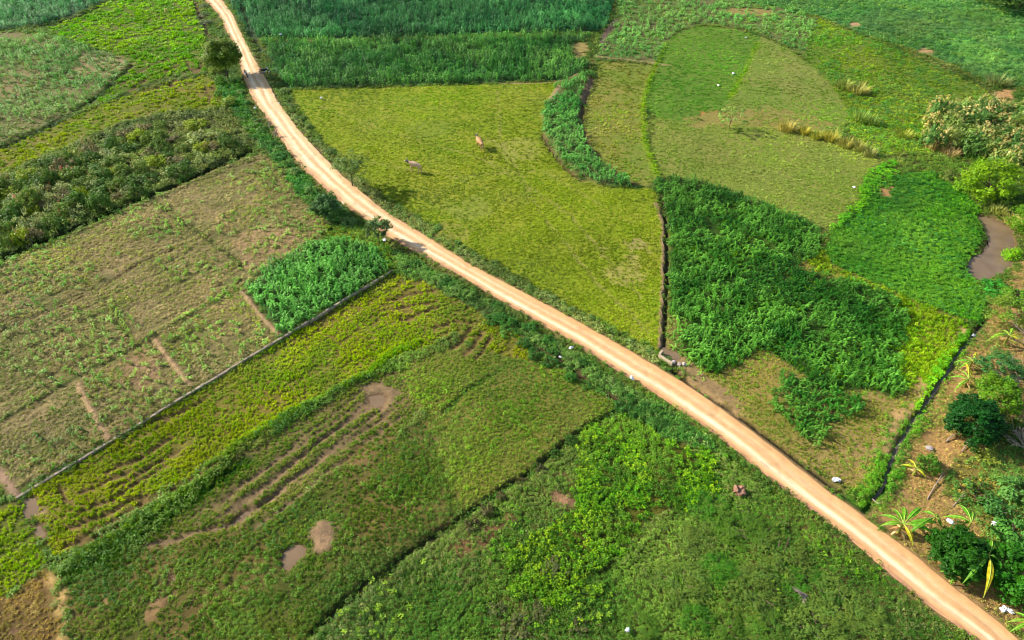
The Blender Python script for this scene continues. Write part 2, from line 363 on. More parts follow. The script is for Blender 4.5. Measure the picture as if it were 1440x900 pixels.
zn('rice_field', [(26, 705), (150, 627), (300, 536), (400, 475), (552, 384), (620, 404), (700, 448), (752, 488), (742, 520), (700, 500), (640, 468), (560, 500), (520, 524), (400, 584), (300, 644), (200, 708), (80, 785), (60, 740)], S(124, 112, 50), S(112, 112, 44),
   [grass(S(120, 148, 0), S(154, 162, 14), 0.29, 0.4, 0.27, 0.97, 2.5)], dz=-0.05, amp=0.07, vl='yellow green rice in the strip below the concrete channel')
zn('rice_field', [(-120, 740), (0, 704), (25, 712), (52, 755), (66, 790), (20, 832), (-100, 900)], S(110, 104, 50), S(100, 110, 40),
   [grass(S(112, 146, 4), S(144, 160, 16), 0.32, 0.42, 0.3, 0.9, 2.5)], dz=-0.05, amp=0.07, vl='yellow green rice at the lower left edge')
zn('muddy_paddy', [(200, 768), (290, 686), (330, 648), (400, 604), (480, 556), (520, 530), (560, 520), (590, 575), (560, 610), (430, 690), (330, 745), (260, 762)], S(124, 106, 70), S(106, 102, 52),
   [grass(S(92, 120, 30), S(128, 138, 48), 0.26, 0.36, 0.2, 0.97, 2)], dz=-0.12, amp=0.07, vl='grass tufts in the muddy tracked strip')
zn('grass_plot', [(560, 520), (600, 500), (650, 480), (720, 505), (830, 530), (862, 575), (805, 612), (755, 650), (700, 690), (650, 720), (620, 640), (600, 590), (585, 570)], S(96, 108, 40), S(116, 112, 50),
   [grass(S(94, 130, 30), S(128, 142, 50), 0.3, 0.36, 0.16, 1, 4), weed(S(88, 132, 30), S(120, 150, 36), 0.7, 0.45, 0.25, 0.45, 4)], dz=0.05, amp=0.05, vl='short olive green grass in the plot left of the road')
zn('rough_grass_plot', [(430, 694), (560, 612), (600, 590), (620, 640), (650, 722), (560, 788), (500, 836), (440, 890), (380, 990), (100, 990), (98, 800), (200, 770), (330, 748)], S(80, 90, 34), S(110, 96, 52),
   [grass(S(70, 104, 22), S(110, 128, 40), 0.3, 0.38, 0.2, 0.94, 3), weed(S(56, 100, 22), S(98, 130, 38), 0.42, 0.4, 0.22, 0.7, 4)], dz=0.0, amp=0.14, vl='rough dark green grass in the lower left plot')
zn('plowed_patch', [(-100, 905), (20, 834), (62, 800), (75, 800), (100, 1000), (-60, 1000)], S(136, 108, 66), S(104, 84, 46),
   [grass(S(126, 112, 44), S(160, 134, 74), 0.34, 0.4, 0.16, 0.6, 2)], dz=0.0, amp=0.16, vl='dry grass on the turned earth in the lower left corner')
zn('weed_field', [(895, 575), (960, 600), (1020, 642), (1100, 705), (1200, 775), (1300, 858), (1400, 945), (1440, 1000), (380, 1000), (450, 884), (560, 794), (640, 738), (700, 698), (760, 658), (808, 618)], S(66, 80, 26), S(90, 84, 40),
   [weed(S(66, 116, 34), S(116, 146, 58), 0.28, 0.32, 0.22, 1, 4), weed(S(84, 104, 50), S(124, 130, 76), 0.5, 0.42, 0.28, 0.55, 6), grass(S(86, 126, 34), S(116, 144, 60), 0.42, 0.42, 0.25, 0.7, 5), vine(S(80, 134, 20), S(128, 158, 40), 0.8, 0.4, 0.34, 0.3, 5)], amp=0.28, vl='dense mixed weeds in the lower field left of the road')
zn('vine_band', [(820, 600), (900, 585), (1000, 650), (1010, 690), (960, 715), (915, 735), (880, 780), (830, 830), (770, 860), (700, 830), (740, 770), (800, 720), (815, 660)], S(64, 80, 24), S(90, 90, 30),
   [vine(S(84, 136, 10), S(136, 164, 22), 0.36, 0.4, 0.38, 0.4, 2.2), weed(S(58, 104, 20), S(96, 132, 34), 0.36, 0.46, 0.4, 0.9, 3), vine(S(60, 112, 14), S(96, 138, 20), 0.6, 0.42, 0.4, 0.7, 3)], amp=0.28, vl='bright yellow green broad leaved vines across the weed field', warp=2.6)
zn('verge_weeds', [(548, 350), (590, 368), (650, 400), (700, 432), (770, 475), (840, 520), (900, 555), (960, 592), (1020, 645), (960, 625), (890, 590), (862, 570), (830, 545), (760, 500), (700, 452), (620, 408), (560, 380)], S(50, 76, 30), S(76, 84, 44),
   [weed(S(54, 106, 40), S(100, 136, 62), 0.34, 0.46, 0.42, 1, 4), weed(S(88, 128, 40), S(124, 142, 90), 0.7, 0.55, 0.5, 0.5)], dz=0.15, amp=0.3, vl='dark green weeds on the bank left of the road')
zn('verge_grass', [(330, 28), (352, 70), (385, 118), (425, 175), (455, 210), (500, 250), (545, 283), (595, 315), (660, 355), (745, 402), (815, 442), (880, 478), (925, 500), (922, 516), (880, 492), (813, 455), (747, 419), (663, 375), (597, 332), (543, 302), (480, 249), (447, 215), (420, 185), (393, 149), (360, 89), (343, 59), (320, 20)], S(100, 108, 56), S(116, 112, 66),
   [weed(S(94, 128, 56), S(142, 152, 96), 0.38, 0.5, 0.4, 0.95, 4), grass(S(100, 124, 50), S(146, 146, 84), 0.42, 0.5, 0.35)], amp=0.15, vl='pale green weeds on the verge between road and pasture')
zn('road_bank', [(925, 508), (960, 532), (1020, 575), (1100, 632), (1200, 712), (1215, 722), (1195, 716), (1160, 690), (1085, 632), (1000, 570), (955, 540)], S(90, 100, 40), S(120, 104, 64),
   [weed(S(70, 126, 36), S(104, 146, 50), 0.4, 0.45, 0.25, 0.75, 3)], vl='low green weeds on the narrow strip right of the road')
zn('verge_grass', [(300, 110), (336, 105), (350, 150), (372, 185), (398, 212), (430, 250), (470, 290), (505, 315), (470, 318), (440, 295), (410, 262), (385, 225), (360, 200), (330, 165)], S(64, 96, 36), S(84, 104, 44),
   [weed(S(56, 118, 46), S(104, 146, 66), 0.42, 0.6, 0.45, 1, 4), grass(S(80, 140, 34), S(110, 150, 40), 0.5, 0.6, 0.4, 0.7)], amp=0.2, vl='green weeds on the verge between thicket and road')

for k, z in enumerate(Z):
    if k == 0: continue
    js, is_, m = polymask(z['poly'], z.get('warp', 0.6))
    zone[js, is_][m] = k

# base colours of the ground and heights per zone
mixn = np.clip((fbm(GX, GY, 4.0, 5, 4)-0.5)*2.6+0.5, 0, 1)
ampn = fbm(GX, GY, 1.1, 33, 3)-0.5
SA = np.array([z['sa'] for z in Z]); SB = np.array([z['sb'] for z in Z])
scol[:] = SA[zone]*(1-mixn[..., None]) + SB[zone]*mixn[..., None]
dzm = np.array([z.get('dz', 0.0) for z in Z])[zone]; amm = np.array([z.get('amp', 0.1) for z in Z])[zone]
def blur(A, n):
    for ax in (0, 1):
        for _ in range(2):
            c = np.cumsum(np.concatenate([np.repeat(np.take(A, [0], ax), n, ax), A, np.repeat(np.take(A, [-1], ax), n, ax)], ax), ax)
            A = (np.take(c, np.arange(2*n-1, 2*n-1+A.shape[ax]), ax) - np.take(c, np.arange(0, A.shape[ax]), ax))/(2*n-1)
    return A
dzm = blur(dzm.astype(np.float64), 2); amm = blur(amm.astype(np.float64), 4)
for _ in range(1): scol = np.stack([blur(scol[..., i].astype(np.float64), 2) for i in range(3)], -1)
dh += (dzm + amm*ampn*1.6 + (fbm(GX, GY, 30, 55, 2)-0.5)*0.35)

LINEVEG = []
def line(pts, w, d=0.0, col=None, s=1.0, warp=0.35, veg=None, soft=0.5, vl='', name=''):
    """a ditch or sunken strip (d < 0), a bund (d > 0) or a bare or muddy track along a line, w metres wide"""
    js, is_, D = polydist(pts, w+1.2, warp)
    k = 1 - sstep(w*0.5*(1-soft), w*0.5*(1+soft)+0.1, D)
    dh[js, is_] += d*k
    if col is not None:
        scol[js, is_] = scol[js, is_]*(1-k[..., None]) + col*k[..., None]
    if s: sup[js, is_] = np.maximum(sup[js, is_], s*k)
    if veg: LINEVEG.append((pts, w, veg, vl, name))

def patch(pts, col=None, d=0.0, s=1.0, warp=0.8, rag=1.5):
    js, is_, m = polymask(pts, warp)
    k = blur(m.astype(np.float64), 3)
    if rag: k = sstep(0.3, 0.75, k + (fbm(GX[js, is_], GY[js, is_], 1.0, 61, 3)-0.5)*rag)
    dh[js, is_] += d*k
    if col is not None: scol[js, is_] = scol[js, is_]*(1-k[..., None]) + col*k[..., None]
    if s: sup[js, is_] = np.maximum(sup[js, is_], s*k)

WET = S(74, 60, 42); PALE = S(176, 146, 108)
# ditches and other sunken strips
line([(-120, 400), (0, 366), (80, 334), (150, 302), (250, 260), (352, 212)], 1.1, -0.5, S(40, 46, 24), 0.8)  # no ditch: dark colour and dip stand in for the thicket's shade
line([(928, 275), (937, 310), (938, 400), (933, 492)], 0.32, -0.34, S(78, 62, 44), 1.0, 0.25)
line([(923, 285), (932, 315), (932, 400), (927, 490)], 0.35, 0.1, S(150, 124, 92), 0.8, 0.25)
line([(1385, 450), (1368, 470), (1345, 502), (1312, 550), (1285, 592), (1262, 632), (1246, 670), (1230, 700), (1214, 722)], 0.4, -0.36, S(84, 68, 54), 1.0, 0.5)
line([(950, 525), (1000, 560), (1060, 602), (1110, 640), (1165, 684), (1212, 722)], 0.7, -0.55, S(60, 50, 34), 0.9, 0.3)
line([(895, 572), (860, 582), (805, 617), (760, 655), (700, 694), (640, 735), (560, 790), (500, 838), (440, 890)], 0.6, -0.32, S(60, 62, 32), 0.2, 0.6)
line([(744, 488), (780, 502), (830, 540), (880, 574)], 0.5, -0.4, S(80, 62, 44), 0.9, 0.3)
line([(833, 112), (819, 150), (816, 172), (826, 202), (845, 229), (870, 247), (897, 260)], 0.7, -0.3, S(110, 88, 62), 0.9, 0.3)  # sunken brown strip along the right side of the curved maize strip
line([(263, -20), (275, 8), (286, 30), (293, 50)], 0.8, -0.4, S(70, 50, 36), 1.0, 0.3)
line([(-120, 250), (0, 208), (60, 182), (112, 153), (150, 124), (183, 92)], 0.9, -0.3, S(44, 60, 26), 0.4, 0.4)
line([(-100, 70), (0, 44), (60, 40), (120, 20), (152, 2)], 0.7, -0.2, S(60, 60, 34), 0.7)
line([(763, 190), (775, 213), (796, 238), (818, 255)], 0.6, -0.2, S(96, 78, 52), 0.8, 0.3)
line([(340, 10), (352, 40), (368, 75)], 0.9, -0.3, S(56, 70, 40), 0.8)
line([(838, 80), (900, 87), (940, 93)], 0.7, 0.1, S(146, 130, 86), 0.9, 0.3)
line([(700, 118), (770, 118), (800, 113), (812, 106)], 0.7, 0.1, S(150, 128, 90), 0.9, 0.3)
line([(787, 124), (779, 137), (773, 146)], 0.7, 0.1, S(150, 126, 96), 0.9, 0.3)
line([(832, 113), (828, 125), (818, 145)], 0.9, 0.1, S(146, 118, 90), 0.9, 0.3)
line([(866, 30), (856, 42), (845, 60)], 1.3, 0.1, S(110, 88, 80), 0.9, 0.6)
line([(0, 372), (80, 342), (150, 310), (250, 268), (345, 226)], 0.8, 0.15, S(90, 100, 44), 0.0)
# bunds
for b in [[(341, 411), (366, 444), (392, 471)], [(219, 480), (243, 512), (268, 544)], [(111, 543), (131, 582), (154, 619)]]:
    line(b, 0.42, 0.18, PALE, 1.0, 0.1, soft=0.3)
line([(0, 664), (14, 684), (26, 700)], 0.5, 0.1, S(164, 134, 110), 1.0, 0.1)
BG = [weed(S(84, 118, 40), S(124, 142, 60), 0.36, 0.34, 0.22, 0.7), ('maize', 0.7, 0.45, 0.5, S(84, 134, 34), S(120, 152, 50), 0.7, 3)]
line([(-60, 625), (0, 594), (120, 524), (220, 469), (340, 401), (440, 337), (468, 318)], 0.45, 0.1, S(92, 98, 50), 0.0, veg=BG, vl='green weeds on the low bank between the brown field and the stubble plots', name='bank_weeds')
line([(214, 282), (250, 308), (300, 341), (346, 376)], 0.7, -0.16, S(72, 78, 34), 0.3, veg=[weed(S(84, 112, 36), S(124, 134, 50), 0.4, 0.35, 0.22)], vl='weeds along the shallow furrow across the brown field', name='furrow_weeds')
line([(120, 395), (160, 440), (186, 478), (204, 502)], 0.7, -0.1, S(90, 90, 44), 0.0, veg=[weed(S(84, 116, 36), S(124, 138, 50), 0.45, 0.35, 0.25)], vl='weeds in the faint furrow in the lower part of the brown field', name='furrow_weeds')
line([(0, 470), (90, 432), (135, 412), (200, 370), (300, 330)], 0.35, -0.08, S(96, 82, 52), 0.5)
BR = [grass(S(92, 140, 10), S(126, 156, 20), 0.24, 0.36, 0.24)]
line([(95, 795), (150, 760), (200, 730), (260, 690), (300, 655)], 0.9, 0.12, S(80, 104, 24), 0.0, veg=[grass(S(88, 130, 16), S(122, 150, 28), 0.22, 0.38, 0.24)], vl='green grass on the lower end of the long bund', name='bund_grass')
line([(290, 662), (330, 628), (400, 584), (470, 548), (520, 524), (545, 500), (585, 480)], 0.8, 0.12, S(96, 124, 24), 0.0, veg=BR, vl='bright green grass on the bund below the rice strip', name='bund_grass')
line([(100, 806), (170, 765), (240, 720), (310, 672), (345, 650)], 1.3, -0.05, S(44, 76, 14), 0.0, veg=[grass(S(48, 96, 10), S(84, 118, 18), 0.28, 0.4, 0.28)], vl='dark green grass along the foot of the bund', name='bund_grass')
line([(936, 60), (915, 111), (905, 142), (907, 200), (925, 246)], 0.8, 0.1, S(110, 140, 10), 0.0, veg=[grass(S(110, 158, 0), S(140, 166, 6), 0.35, 0.4, 0.22)], vl='bright yellow green grass line left of the rounded paddock', name='boundary_grass')
line([(1066, 60), (1048, 100), (1027, 138)], 1.0, 0.0, S(110, 140, 10), 0.0, veg=[grass(S(110, 156, 8), S(136, 164, 20), 0.4, 0.45, 0.2, 0.6)], vl='bright grass line right of the rounded paddock', name='boundary_grass')
line([(1364, 466), (1343, 494), (1312, 536), (1288, 576)], 1.1, 0.1, S(80, 130, 20), 0.0, veg=[vine(S(80, 146, 24), S(116, 166, 30), 0.3, 0.42, 0.35)], vl='leafy weeds on the field side of the dark ditch', name='ditch_weeds')
line([(1284, 585), (1262, 620), (1248, 655), (1232, 690), (1208, 706)], 2.2, 0.15, S(60, 100, 24), 0.0, veg=[weed(S(54, 118, 26), S(96, 146, 34), 0.28, 0.42, 0.4)], vl='dense green weeds at the lower end of the dark ditch', name='ditch_weeds')
line([(700, 560), (660, 545), (690, 530), (715, 510)], 0.5, 0.0, S(70, 90, 30), 0.0)
line([(625, 580), (655, 550), (690, 530)], 0.5, -0.15, S(60, 80, 26), 0.2, veg=[weed(S(60, 104, 30), S(90, 120, 40), 0.4, 0.36, 0.25)], vl='dark weeds in the shallow furrow across the grass plot', name='furrow_weeds')
# muddy lines in the paddy strip and wheel ruts in the rice
_rf = random.Random(8)
for i in range(7):
    t = i/6.0; A_ = (296+38*t+_rf.uniform(-6, 6)+(0 if i % 2 else 18), 704+40*t); B_ = (512+72*t+_rf.uniform(-26, 0), 548+36*t)
    P_ = [(A_[0]+(B_[0]-A_[0])*u+_rf.uniform(-2, 2), A_[1]+(B_[1]-A_[1])*u+_rf.uniform(-1.5, 1.5)) for u in np.linspace(0, 1, 7)]
    line(P_, _rf.uniform(0.18, 0.36), -0.12, MUD*_rf.uniform(0.8, 1.05), 1.0, 0.5, soft=0.7)
line([(205, 768), (262, 752), (318, 738), (352, 716), (400, 690)], 0.4, -0.1, MUD, 1.0, 0.6)
RUT = S(112, 92, 56)
for p in [[(548, 420), (575, 412), (610, 408)], [(545, 435), (580, 428), (615, 422)], [(560, 450), (590, 440), (618, 430)], [(640, 490), (655, 470), (662, 458)], [(655, 498), (672, 478), (680, 466)], [(668, 505), (682, 488), (690, 476)], [(610, 460), (640, 452), (668, 452)],
          [(238, 120), (262, 100), (285, 92)], [(262, 84), (266, 96), (272, 102)], [(276, 100), (286, 88), (292, 80)], [(180, 128), (210, 108), (250, 92)], [(170, 120), (195, 100), (240, 80)], [(288, 122), (293, 132), (296, 142)], [(300, 122), (306, 130), (308, 136)], [(190, 132), (230, 120), (270, 116)],
          [(88, 685), (92, 698), (100, 705)], [(120, 690), (150, 676), (185, 662)], [(115, 720), (160, 700), (200, 672), (230, 655)], [(90, 745), (140, 728), (190, 700)], [(110, 760), (160, 735), (220, 700)], [(150, 665), (200, 640), (240, 615)], [(160, 685), (210, 655), (250, 635)], [(200, 600), (240, 585), (290, 560)], [(240, 690), (280, 668), (300, 655)], [(85, 770), (130, 762), (165, 744)], [(185, 702), (205, 698), (198, 710)]]:
    line(p, 0.4 if p[0][1] > 300 else 0.7, -0.16, RUT, 1.0, 0.6)
# bare, muddy or dry patches
patch([(508, 540), (530, 532), (552, 545), (556, 568), (540, 580), (518, 570)], MUD, -0.05)
patch([(438, 742), (468, 734), (484, 746), (470, 770), (445, 776), (436, 760)], S(146, 120, 90), 0.12)
patch([(205, 838), (235, 832), (232, 862), (212, 884), (196, 872)], S(140, 112, 76), 0.1, 0.7)
patch([(146, 830), (168, 828), (166, 846), (148, 848)], S(140, 110, 80), 0.05, 0.7)
patch([(590, 618), (610, 615), (614, 628), (596, 630)], S(136, 112, 78), 0.0, 0.8)
patch([(695, 735), (720, 715), (730, 735), (700, 752), (665, 790), (630, 780), (660, 745)], S(120, 94, 60), 0.0, 0.55)
patch([(775, 695), (805, 690), (806, 706), (780, 708)], S(150, 116, 86), 0.0, 0.8)
patch([(985, 160), (1030, 158), (1062, 154), (1060, 168), (1010, 176), (975, 178)], S(184, 118, 74), -0.05, 0.9)
patch([(960, 165), (1100, 150), (1180, 175), (1130, 185), (1060, 180), (980, 180)], S(136, 128, 66), 0, 0.15, 1.5)
patch([(1395, 132), (1420, 122), (1428, 136), (1405, 142)], S(178, 138, 92), 0, 0.9)
patch([(1296, 160), (1325, 158), (1324, 170), (1300, 170)], S(168, 138, 92), 0, 0.8)
patch([(1238, 262), (1252, 260), (1252, 276), (1238, 274)], S(168, 128, 84), 0, 0.9)
patch([(1190, 30), (1212, 33), (1210, 39), (1192, 37)], S(180, 146, 108), 0, 0.8)
patch([(1290, 66), (1318, 70), (1318, 78), (1296, 76)], S(166, 136, 92), 0, 0.8)
patch([(800, 60), (828, 60), (826, 82), (806, 84)], S(150, 134, 80), 0, 0.85)
patch([(0, 90), (60, 100), (50, 130), (0, 140)], S(136, 120, 80), 0, 0.4)
patch([(110, 80), (165, 78), (180, 92), (150, 110), (110, 105)], S(148, 132, 90), 0, 0.5, rag=2.4)
patch([(1040, 10), (1090, 14), (1080, 24), (1000, 16)], S(146, 128, 76), 0, 0.7)
patch([(940, 498), (965, 505), (1010, 540), (1060, 588), (1040, 590), (985, 548), (950, 520)], S(146, 122, 84), -0.05, 0.8)
patch([(1235, 640), (1262, 585), (1290, 545), (1312, 520), (1300, 560), (1275, 605), (1255, 645)], S(170, 140, 92), 0, 0.75)
patch([(1350, 455), (1362, 458), (1354, 475), (1346, 472)], S(176, 150, 96), 0, 0.9)
patch([(1020, 505), (1085, 498), (1110, 520), (1090, 560), (1040, 550), (1010, 535)], S(142, 126, 66), 0, 0.3)
patch([(330, 330), (400, 320), (430, 330), (400, 352), (345, 372)], S(156, 130, 92), 0, 0.4, rag=2.2)
patch([(160, 515), (210, 490), (235, 520), (200, 555)], S(152, 124, 90), 0, 0.3, rag=2.2)
patch([(65, 706), (74, 704), (78, 735), (70, 738)], S(150, 122, 104), -0.1)
patch([(62, 800), (84, 798), (100, 830), (98, 900), (110, 960), (80, 960), (84, 900), (75, 850)], S(180, 150, 92), 0.12, 0.6, rag=0.7)
patch([(470, 640), (540, 610), (560, 620), (500, 655)], S(120, 100, 60), 0, 0.5)

for pl, cc in [([(850, 380), (900, 360), (915, 390), (870, 410)], (150, 146, 70)), ([(880, 340), (900, 332), (905, 350), (885, 356)], (150, 142, 80)), ([(610, 320), (650, 310), (670, 335), (630, 345)], (136, 138, 56)), ([(620, 290), (670, 270), (700, 300), (650, 312)], (128, 138, 50)),
               ([(690, 200), (740, 190), (760, 215), (720, 235)], (140, 144, 60)), ([(560, 180), (620, 165), (640, 185), (590, 200)], (118, 134, 40))]:
    patch(pl, S(*cc), 0, 0.45, rag=2.0)
for ln in [[(450, 150), (560, 190), (680, 225), (800, 300), (900, 420)], [(700, 130), (705, 200), (760, 300), (840, 400), (915, 470)], [(520, 230), (640, 250), (760, 240), (850, 290)]]:
    line(ln, 0.3, -0.04, S(138, 136, 66), 0.45, 0.6, soft=0.8)
# water: the bed is dug here and the surfaces are laid below
WATERS = [
    ('pond', [(1372, 298), (1390, 300), (1412, 308), (1428, 322), (1430, 350), (1424, 372), (1404, 382), (1385, 392), (1366, 388), (1362, 372), (1368, 358), (1385, 350), (1392, 335), (1386, 318)], -0.9, M_pond),
    ('puddle', [(397, 778), (408, 768), (428, 765), (432, 776), (420, 788), (406, 803), (398, 800)], -0.3, M_puddle),
    ('puddle', [(520, 556), (532, 550), (544, 554), (542, 566), (532, 571), (522, 566)], -0.3, M_puddle),
    ('puddle', [(24, 702), (46, 697), (54, 716), (46, 728), (36, 732), (28, 716)], -0.3, M_puddle),
    ('puddle', [(42, 736), (54, 736), (62, 750), (68, 764), (58, 762), (48, 748)], -0.3, M_puddle),
    ('puddle', [(314, 738), (334, 722), (352, 712), (352, 720), (336, 732), (320, 742)], -0.25, M_puddle),
    ('puddle', [(286, 742), (312, 734), (314, 741), (292, 747)], -0.22, M_puddle),
    ('puddle', [(226, 804), (238, 806), (252, 820), (246, 825), (234, 816)], -0.25, M_puddle),
    ('puddle', [(5, 884), (28, 880), (36, 888), (20, 894), (4, 892)], -0.2, M_puddle),
    ('puddle', [(928, 489), (945, 490), (958, 500), (950, 508), (936, 502)], -0.25, M_puddle),
]
ZW = []
for nm, pts, d, mat in WATERS:
    js, is_, m = polymask(pts, 0.35)
    k = blur(m.astype(np.float64), 2 if nm == 'puddle' else 4); m0 = float(np.median(dh[js, is_][m])) if m.any() else 0.0
    dh[js, is_] = dh[js, is_]*(1-k) + (m0+d)*k; ZW.append(m0+d*0.5)
    kc = sstep(0.1, 0.6, k); scol[js, is_] = scol[js, is_]*(1-kc[..., None]) + S(112, 88, 64)*kc[..., None]
    sup[js, is_] = np.maximum(sup[js, is_], 1.2*sstep(0.3, 0.6, k))

# strips left by ploughing and planting, parallel to the wall
_a, _b = pw([(24, 701), (553, 381)]); _d = (_b-_a)/np.hypot(*(_b-_a))
AL = GX*_d[0]+GY*_d[1]; AC = -GX*_d[1]+GY*_d[0]
ST = fbm(AL/11, AC/0.75, 1.0, 611, 3)
for k, z in enumerate(Z):
    w = {'fallow_maize_field': 0.55, 'stubble_plot': 0.5, 'rice_field': 0.6, 'muddy_paddy': 0.5, 'plowed_patch': 0.5, 'grass_plot': 0.15, 'rough_grass_plot': 0.35}.get(z['n'], 0)
    if not w: continue
    m = (zone == k); e = sstep(0.54, 0.66, ST)*m*w
    sup = np.maximum(sup, e); dh -= 0.09*e; scol *= (1-0.16*e)[..., None]
# --- road: centre line and half width from its two edges
EL = [(262, -40), (276, -20), (288, 0), (307, 20), (318, 42), (333, 72), (343, 108), (357, 140), (376, 168), (397, 198), (417, 227), (447, 257), (480, 285), (500, 300), (547, 334), (587, 357), (647, 390), (713, 430), (770, 463), (813, 487), (847, 511), (897, 541), (960, 582), (993, 604), (1060, 657), (1127, 710), (1193, 760), (1260, 820), (1343, 883), (1410, 935), (1480, 990)]
ER = [(286, -40), (299, -20), (312, 0), (327, 20), (343, 55), (360, 87), (377, 117), (393, 147), (420, 183), (447, 213), (480, 247), (543, 300), (597, 332), (663, 375), (747, 419), (813, 455), (880, 492), (960, 540), (1000, 568), (1050, 603), (1093, 636), (1160, 690), (1227, 738), (1310, 802), (1377, 857), (1430, 900), (1500, 958), (1560, 1008)]
def resample(P, n):
    P = np.array(P); d = np.concatenate([[0], np.cumsum(np.hypot(*np.diff(P, axis=0).T))])
    t = np.linspace(0, d[-1], n)
    return np.stack([np.interp(t, d, P[:, 0]), np.interp(t, d, P[:, 1])], 1)
def smooth_pts(P, it):
    for _ in range(it):
        Q = P.copy(); Q[1:-1] = (P[:-2]+2*P[1:-1]+P[2:])/4; P = Q
    return P
NRD = 1000
PL = smooth_pts(resample(pw(EL), NRD), 60); PR = smooth_pts(resample(pw(ER), NRD), 60)
# match the right edge to the left one by nearest point, so that cross sections stay square
PRd = smooth_pts(resample(pw(ER), 4000), 200)
idx = np.array([np.argmin(np.hypot(*(PRd - (PL[i]+PR[i])/2).T)) for i in range(NRD)])
PLd = smooth_pts(resample(pw(EL), 4000), 200)
idl = np.array([np.argmin(np.hypot(*(PLd - (PL[i]+PR[i])/2).T)) for i in range(NRD)])
PR = smooth_pts(PRd[idx], 20); PL = smooth_pts(PLd[idl], 20)
CENT = (PL+PR)/2; HALF = np.hypot(*(PR-PL).T)/2
js, is_, D = polydist(None, 5.0, 0.0, CENT[::6])
hw = float(np.median(HALF))
kk = 1 - sstep(hw-0.1, hw+1.0, D)
dh[js, is_] = dh[js, is_]*(1-kk) + 0.30*kk
rm = inside(np.concatenate([PL[::3], PR[::-3]]), GX[js, is_], GY[js, is_])
k2 = blur(rm.astype(np.float64), 2)
dh[js, is_] -= 0.08*k2
scol[js, is_] = scol[js, is_]*(1-k2[..., None]) + S(176, 140, 100)*k2[..., None]
edgejit = fbm(GX[js, is_], GY[js, is_], 0.9, 12, 2)
sup[js, is_] = np.maximum(sup[js, is_], 1.2*sstep(0.25, 0.6, k2+0.5*(edgejit-0.5)))

def samp(A, x, y):
    u = np.clip((x-X0)/RES, 0, NX-1.001); v = np.clip((y-Y0)/RES, 0, NY-1.001)
    i = u.astype(int); j = v.astype(int); fu = u-i; fv = v-j
    if A.ndim == 3: fu = fu[..., None]; fv = fv[..., None]
    return (A[j, i]*(1-fu)+A[j, i+1]*fu)*(1-fv) + (A[j+1, i]*(1-fu)+A[j+1, i+1]*fu)*fv
def near(A, x, y):
    return A[np.clip(np.rint((y-Y0)/RES).astype(int), 0, NY-1), np.clip(np.rint((x-X0)/RES).astype(int), 0, NX-1)]
def hz(x, y):
    return float(samp(dh, np.array([x]), np.array([y]))[0])

# ------------------------------------------------------------------ ground meshes, one object per field
def halfw(y): return 0.78*(y*math.cos(PITCH)+CAM_H*math.sin(PITCH)) + 13
ROWS = [(Y0, 80.0, 0.25), (80.0, Y1, 0.5)]
zlabels = {}
def ground_band(ya, yb, st):
    ys = np.arange(ya, yb+1e-6, st); w = math.ceil(halfw(yb)/0.5)*0.5
    w = min(w, 155.5)
    xs = np.arange(-w, w+1e-6, st)
    X, Y = np.meshgrid(xs, ys)
    keep = np.abs(X) < np.array([halfw(v)+1 for v in ys])[:, None]
    V = np.stack([X, Y, samp(dh, X, Y)], -1).reshape(-1, 3)
    C = samp(scol, X, Y).reshape(-1, 3)
    ny, nx = X.shape
    ii = (np.arange(ny-1)[:, None]*nx + np.arange(nx-1)[None, :])
    Q = np.stack([ii, ii+1, ii+nx+1, ii+nx], -1).reshape(-1, 4)
    cen = V[Q].mean(1)
    kf = np.abs(cen[:, 0]) < halfw(cen[:, 1])
    Q = Q[kf]; cen = cen[kf]
    return V, C, Q, near(zone, cen[:, 0], cen[:, 1])
bands = [ground_band(*b) for b in ROWS]
for k, z in enumerate(Z):
    Vs, Cs, Qs, off = [], [], [], 0
    for V, C, Q, zf in bands:
        q = Q[zf == k]
        if not len(q): continue
        u, inv = np.unique(q, return_inverse=True)
        Vs.append(V[u]); Cs.append(C[u]); Qs.append(inv.reshape(-1, 4)+off); off += len(u)
    if not Vs: continue
    me = bigmesh(z['n'], np.concatenate(Vs), np.concatenate(Qs))
    colattr(me, 'col', np.concatenate(Cs)); me.materials.append(M_ground)
    props(mobj(z['n'], me), kind='structure')

# the land beyond, out to the horizon: a coarse sheet a little lower, with a broad mosaic of greens
def outer_ground():
    xs = np.unique(np.concatenate([-np.geomspace(150, 9000, 26), np.linspace(-150, 150, 61), np.geomspace(150, 9000, 26)]))
    ys = np.unique(np.concatenate([-np.geomspace(10, 9000, 26), np.linspace(-10, 214, 46), np.geomspace(214, 9000, 26)]))
    X, Y = np.meshgrid(xs, ys)
    Zz = np.full(X.shape, -1.6)
    n = fbm(X, Y, 60, 301, 3)[..., None]
    C = S(80, 110, 36)*(1-n) + S(120, 118, 56)*n
    ny, nx = X.shape
    ii = (np.arange(ny-1)[:, None]*nx + np.arange(nx-1)[None, :])
    Q = np.stack([ii, ii+1, ii+nx+1, ii+nx], -1).reshape(-1, 4)
    me = bigmesh('ground', np.stack([X, Y, Zz], -1).reshape(-1, 3), Q)
    colattr(me, 'col', C.reshape(-1, 3)); me.materials.append(M_ground)
    props(mobj('ground', me), kind='structure')
outer_ground()

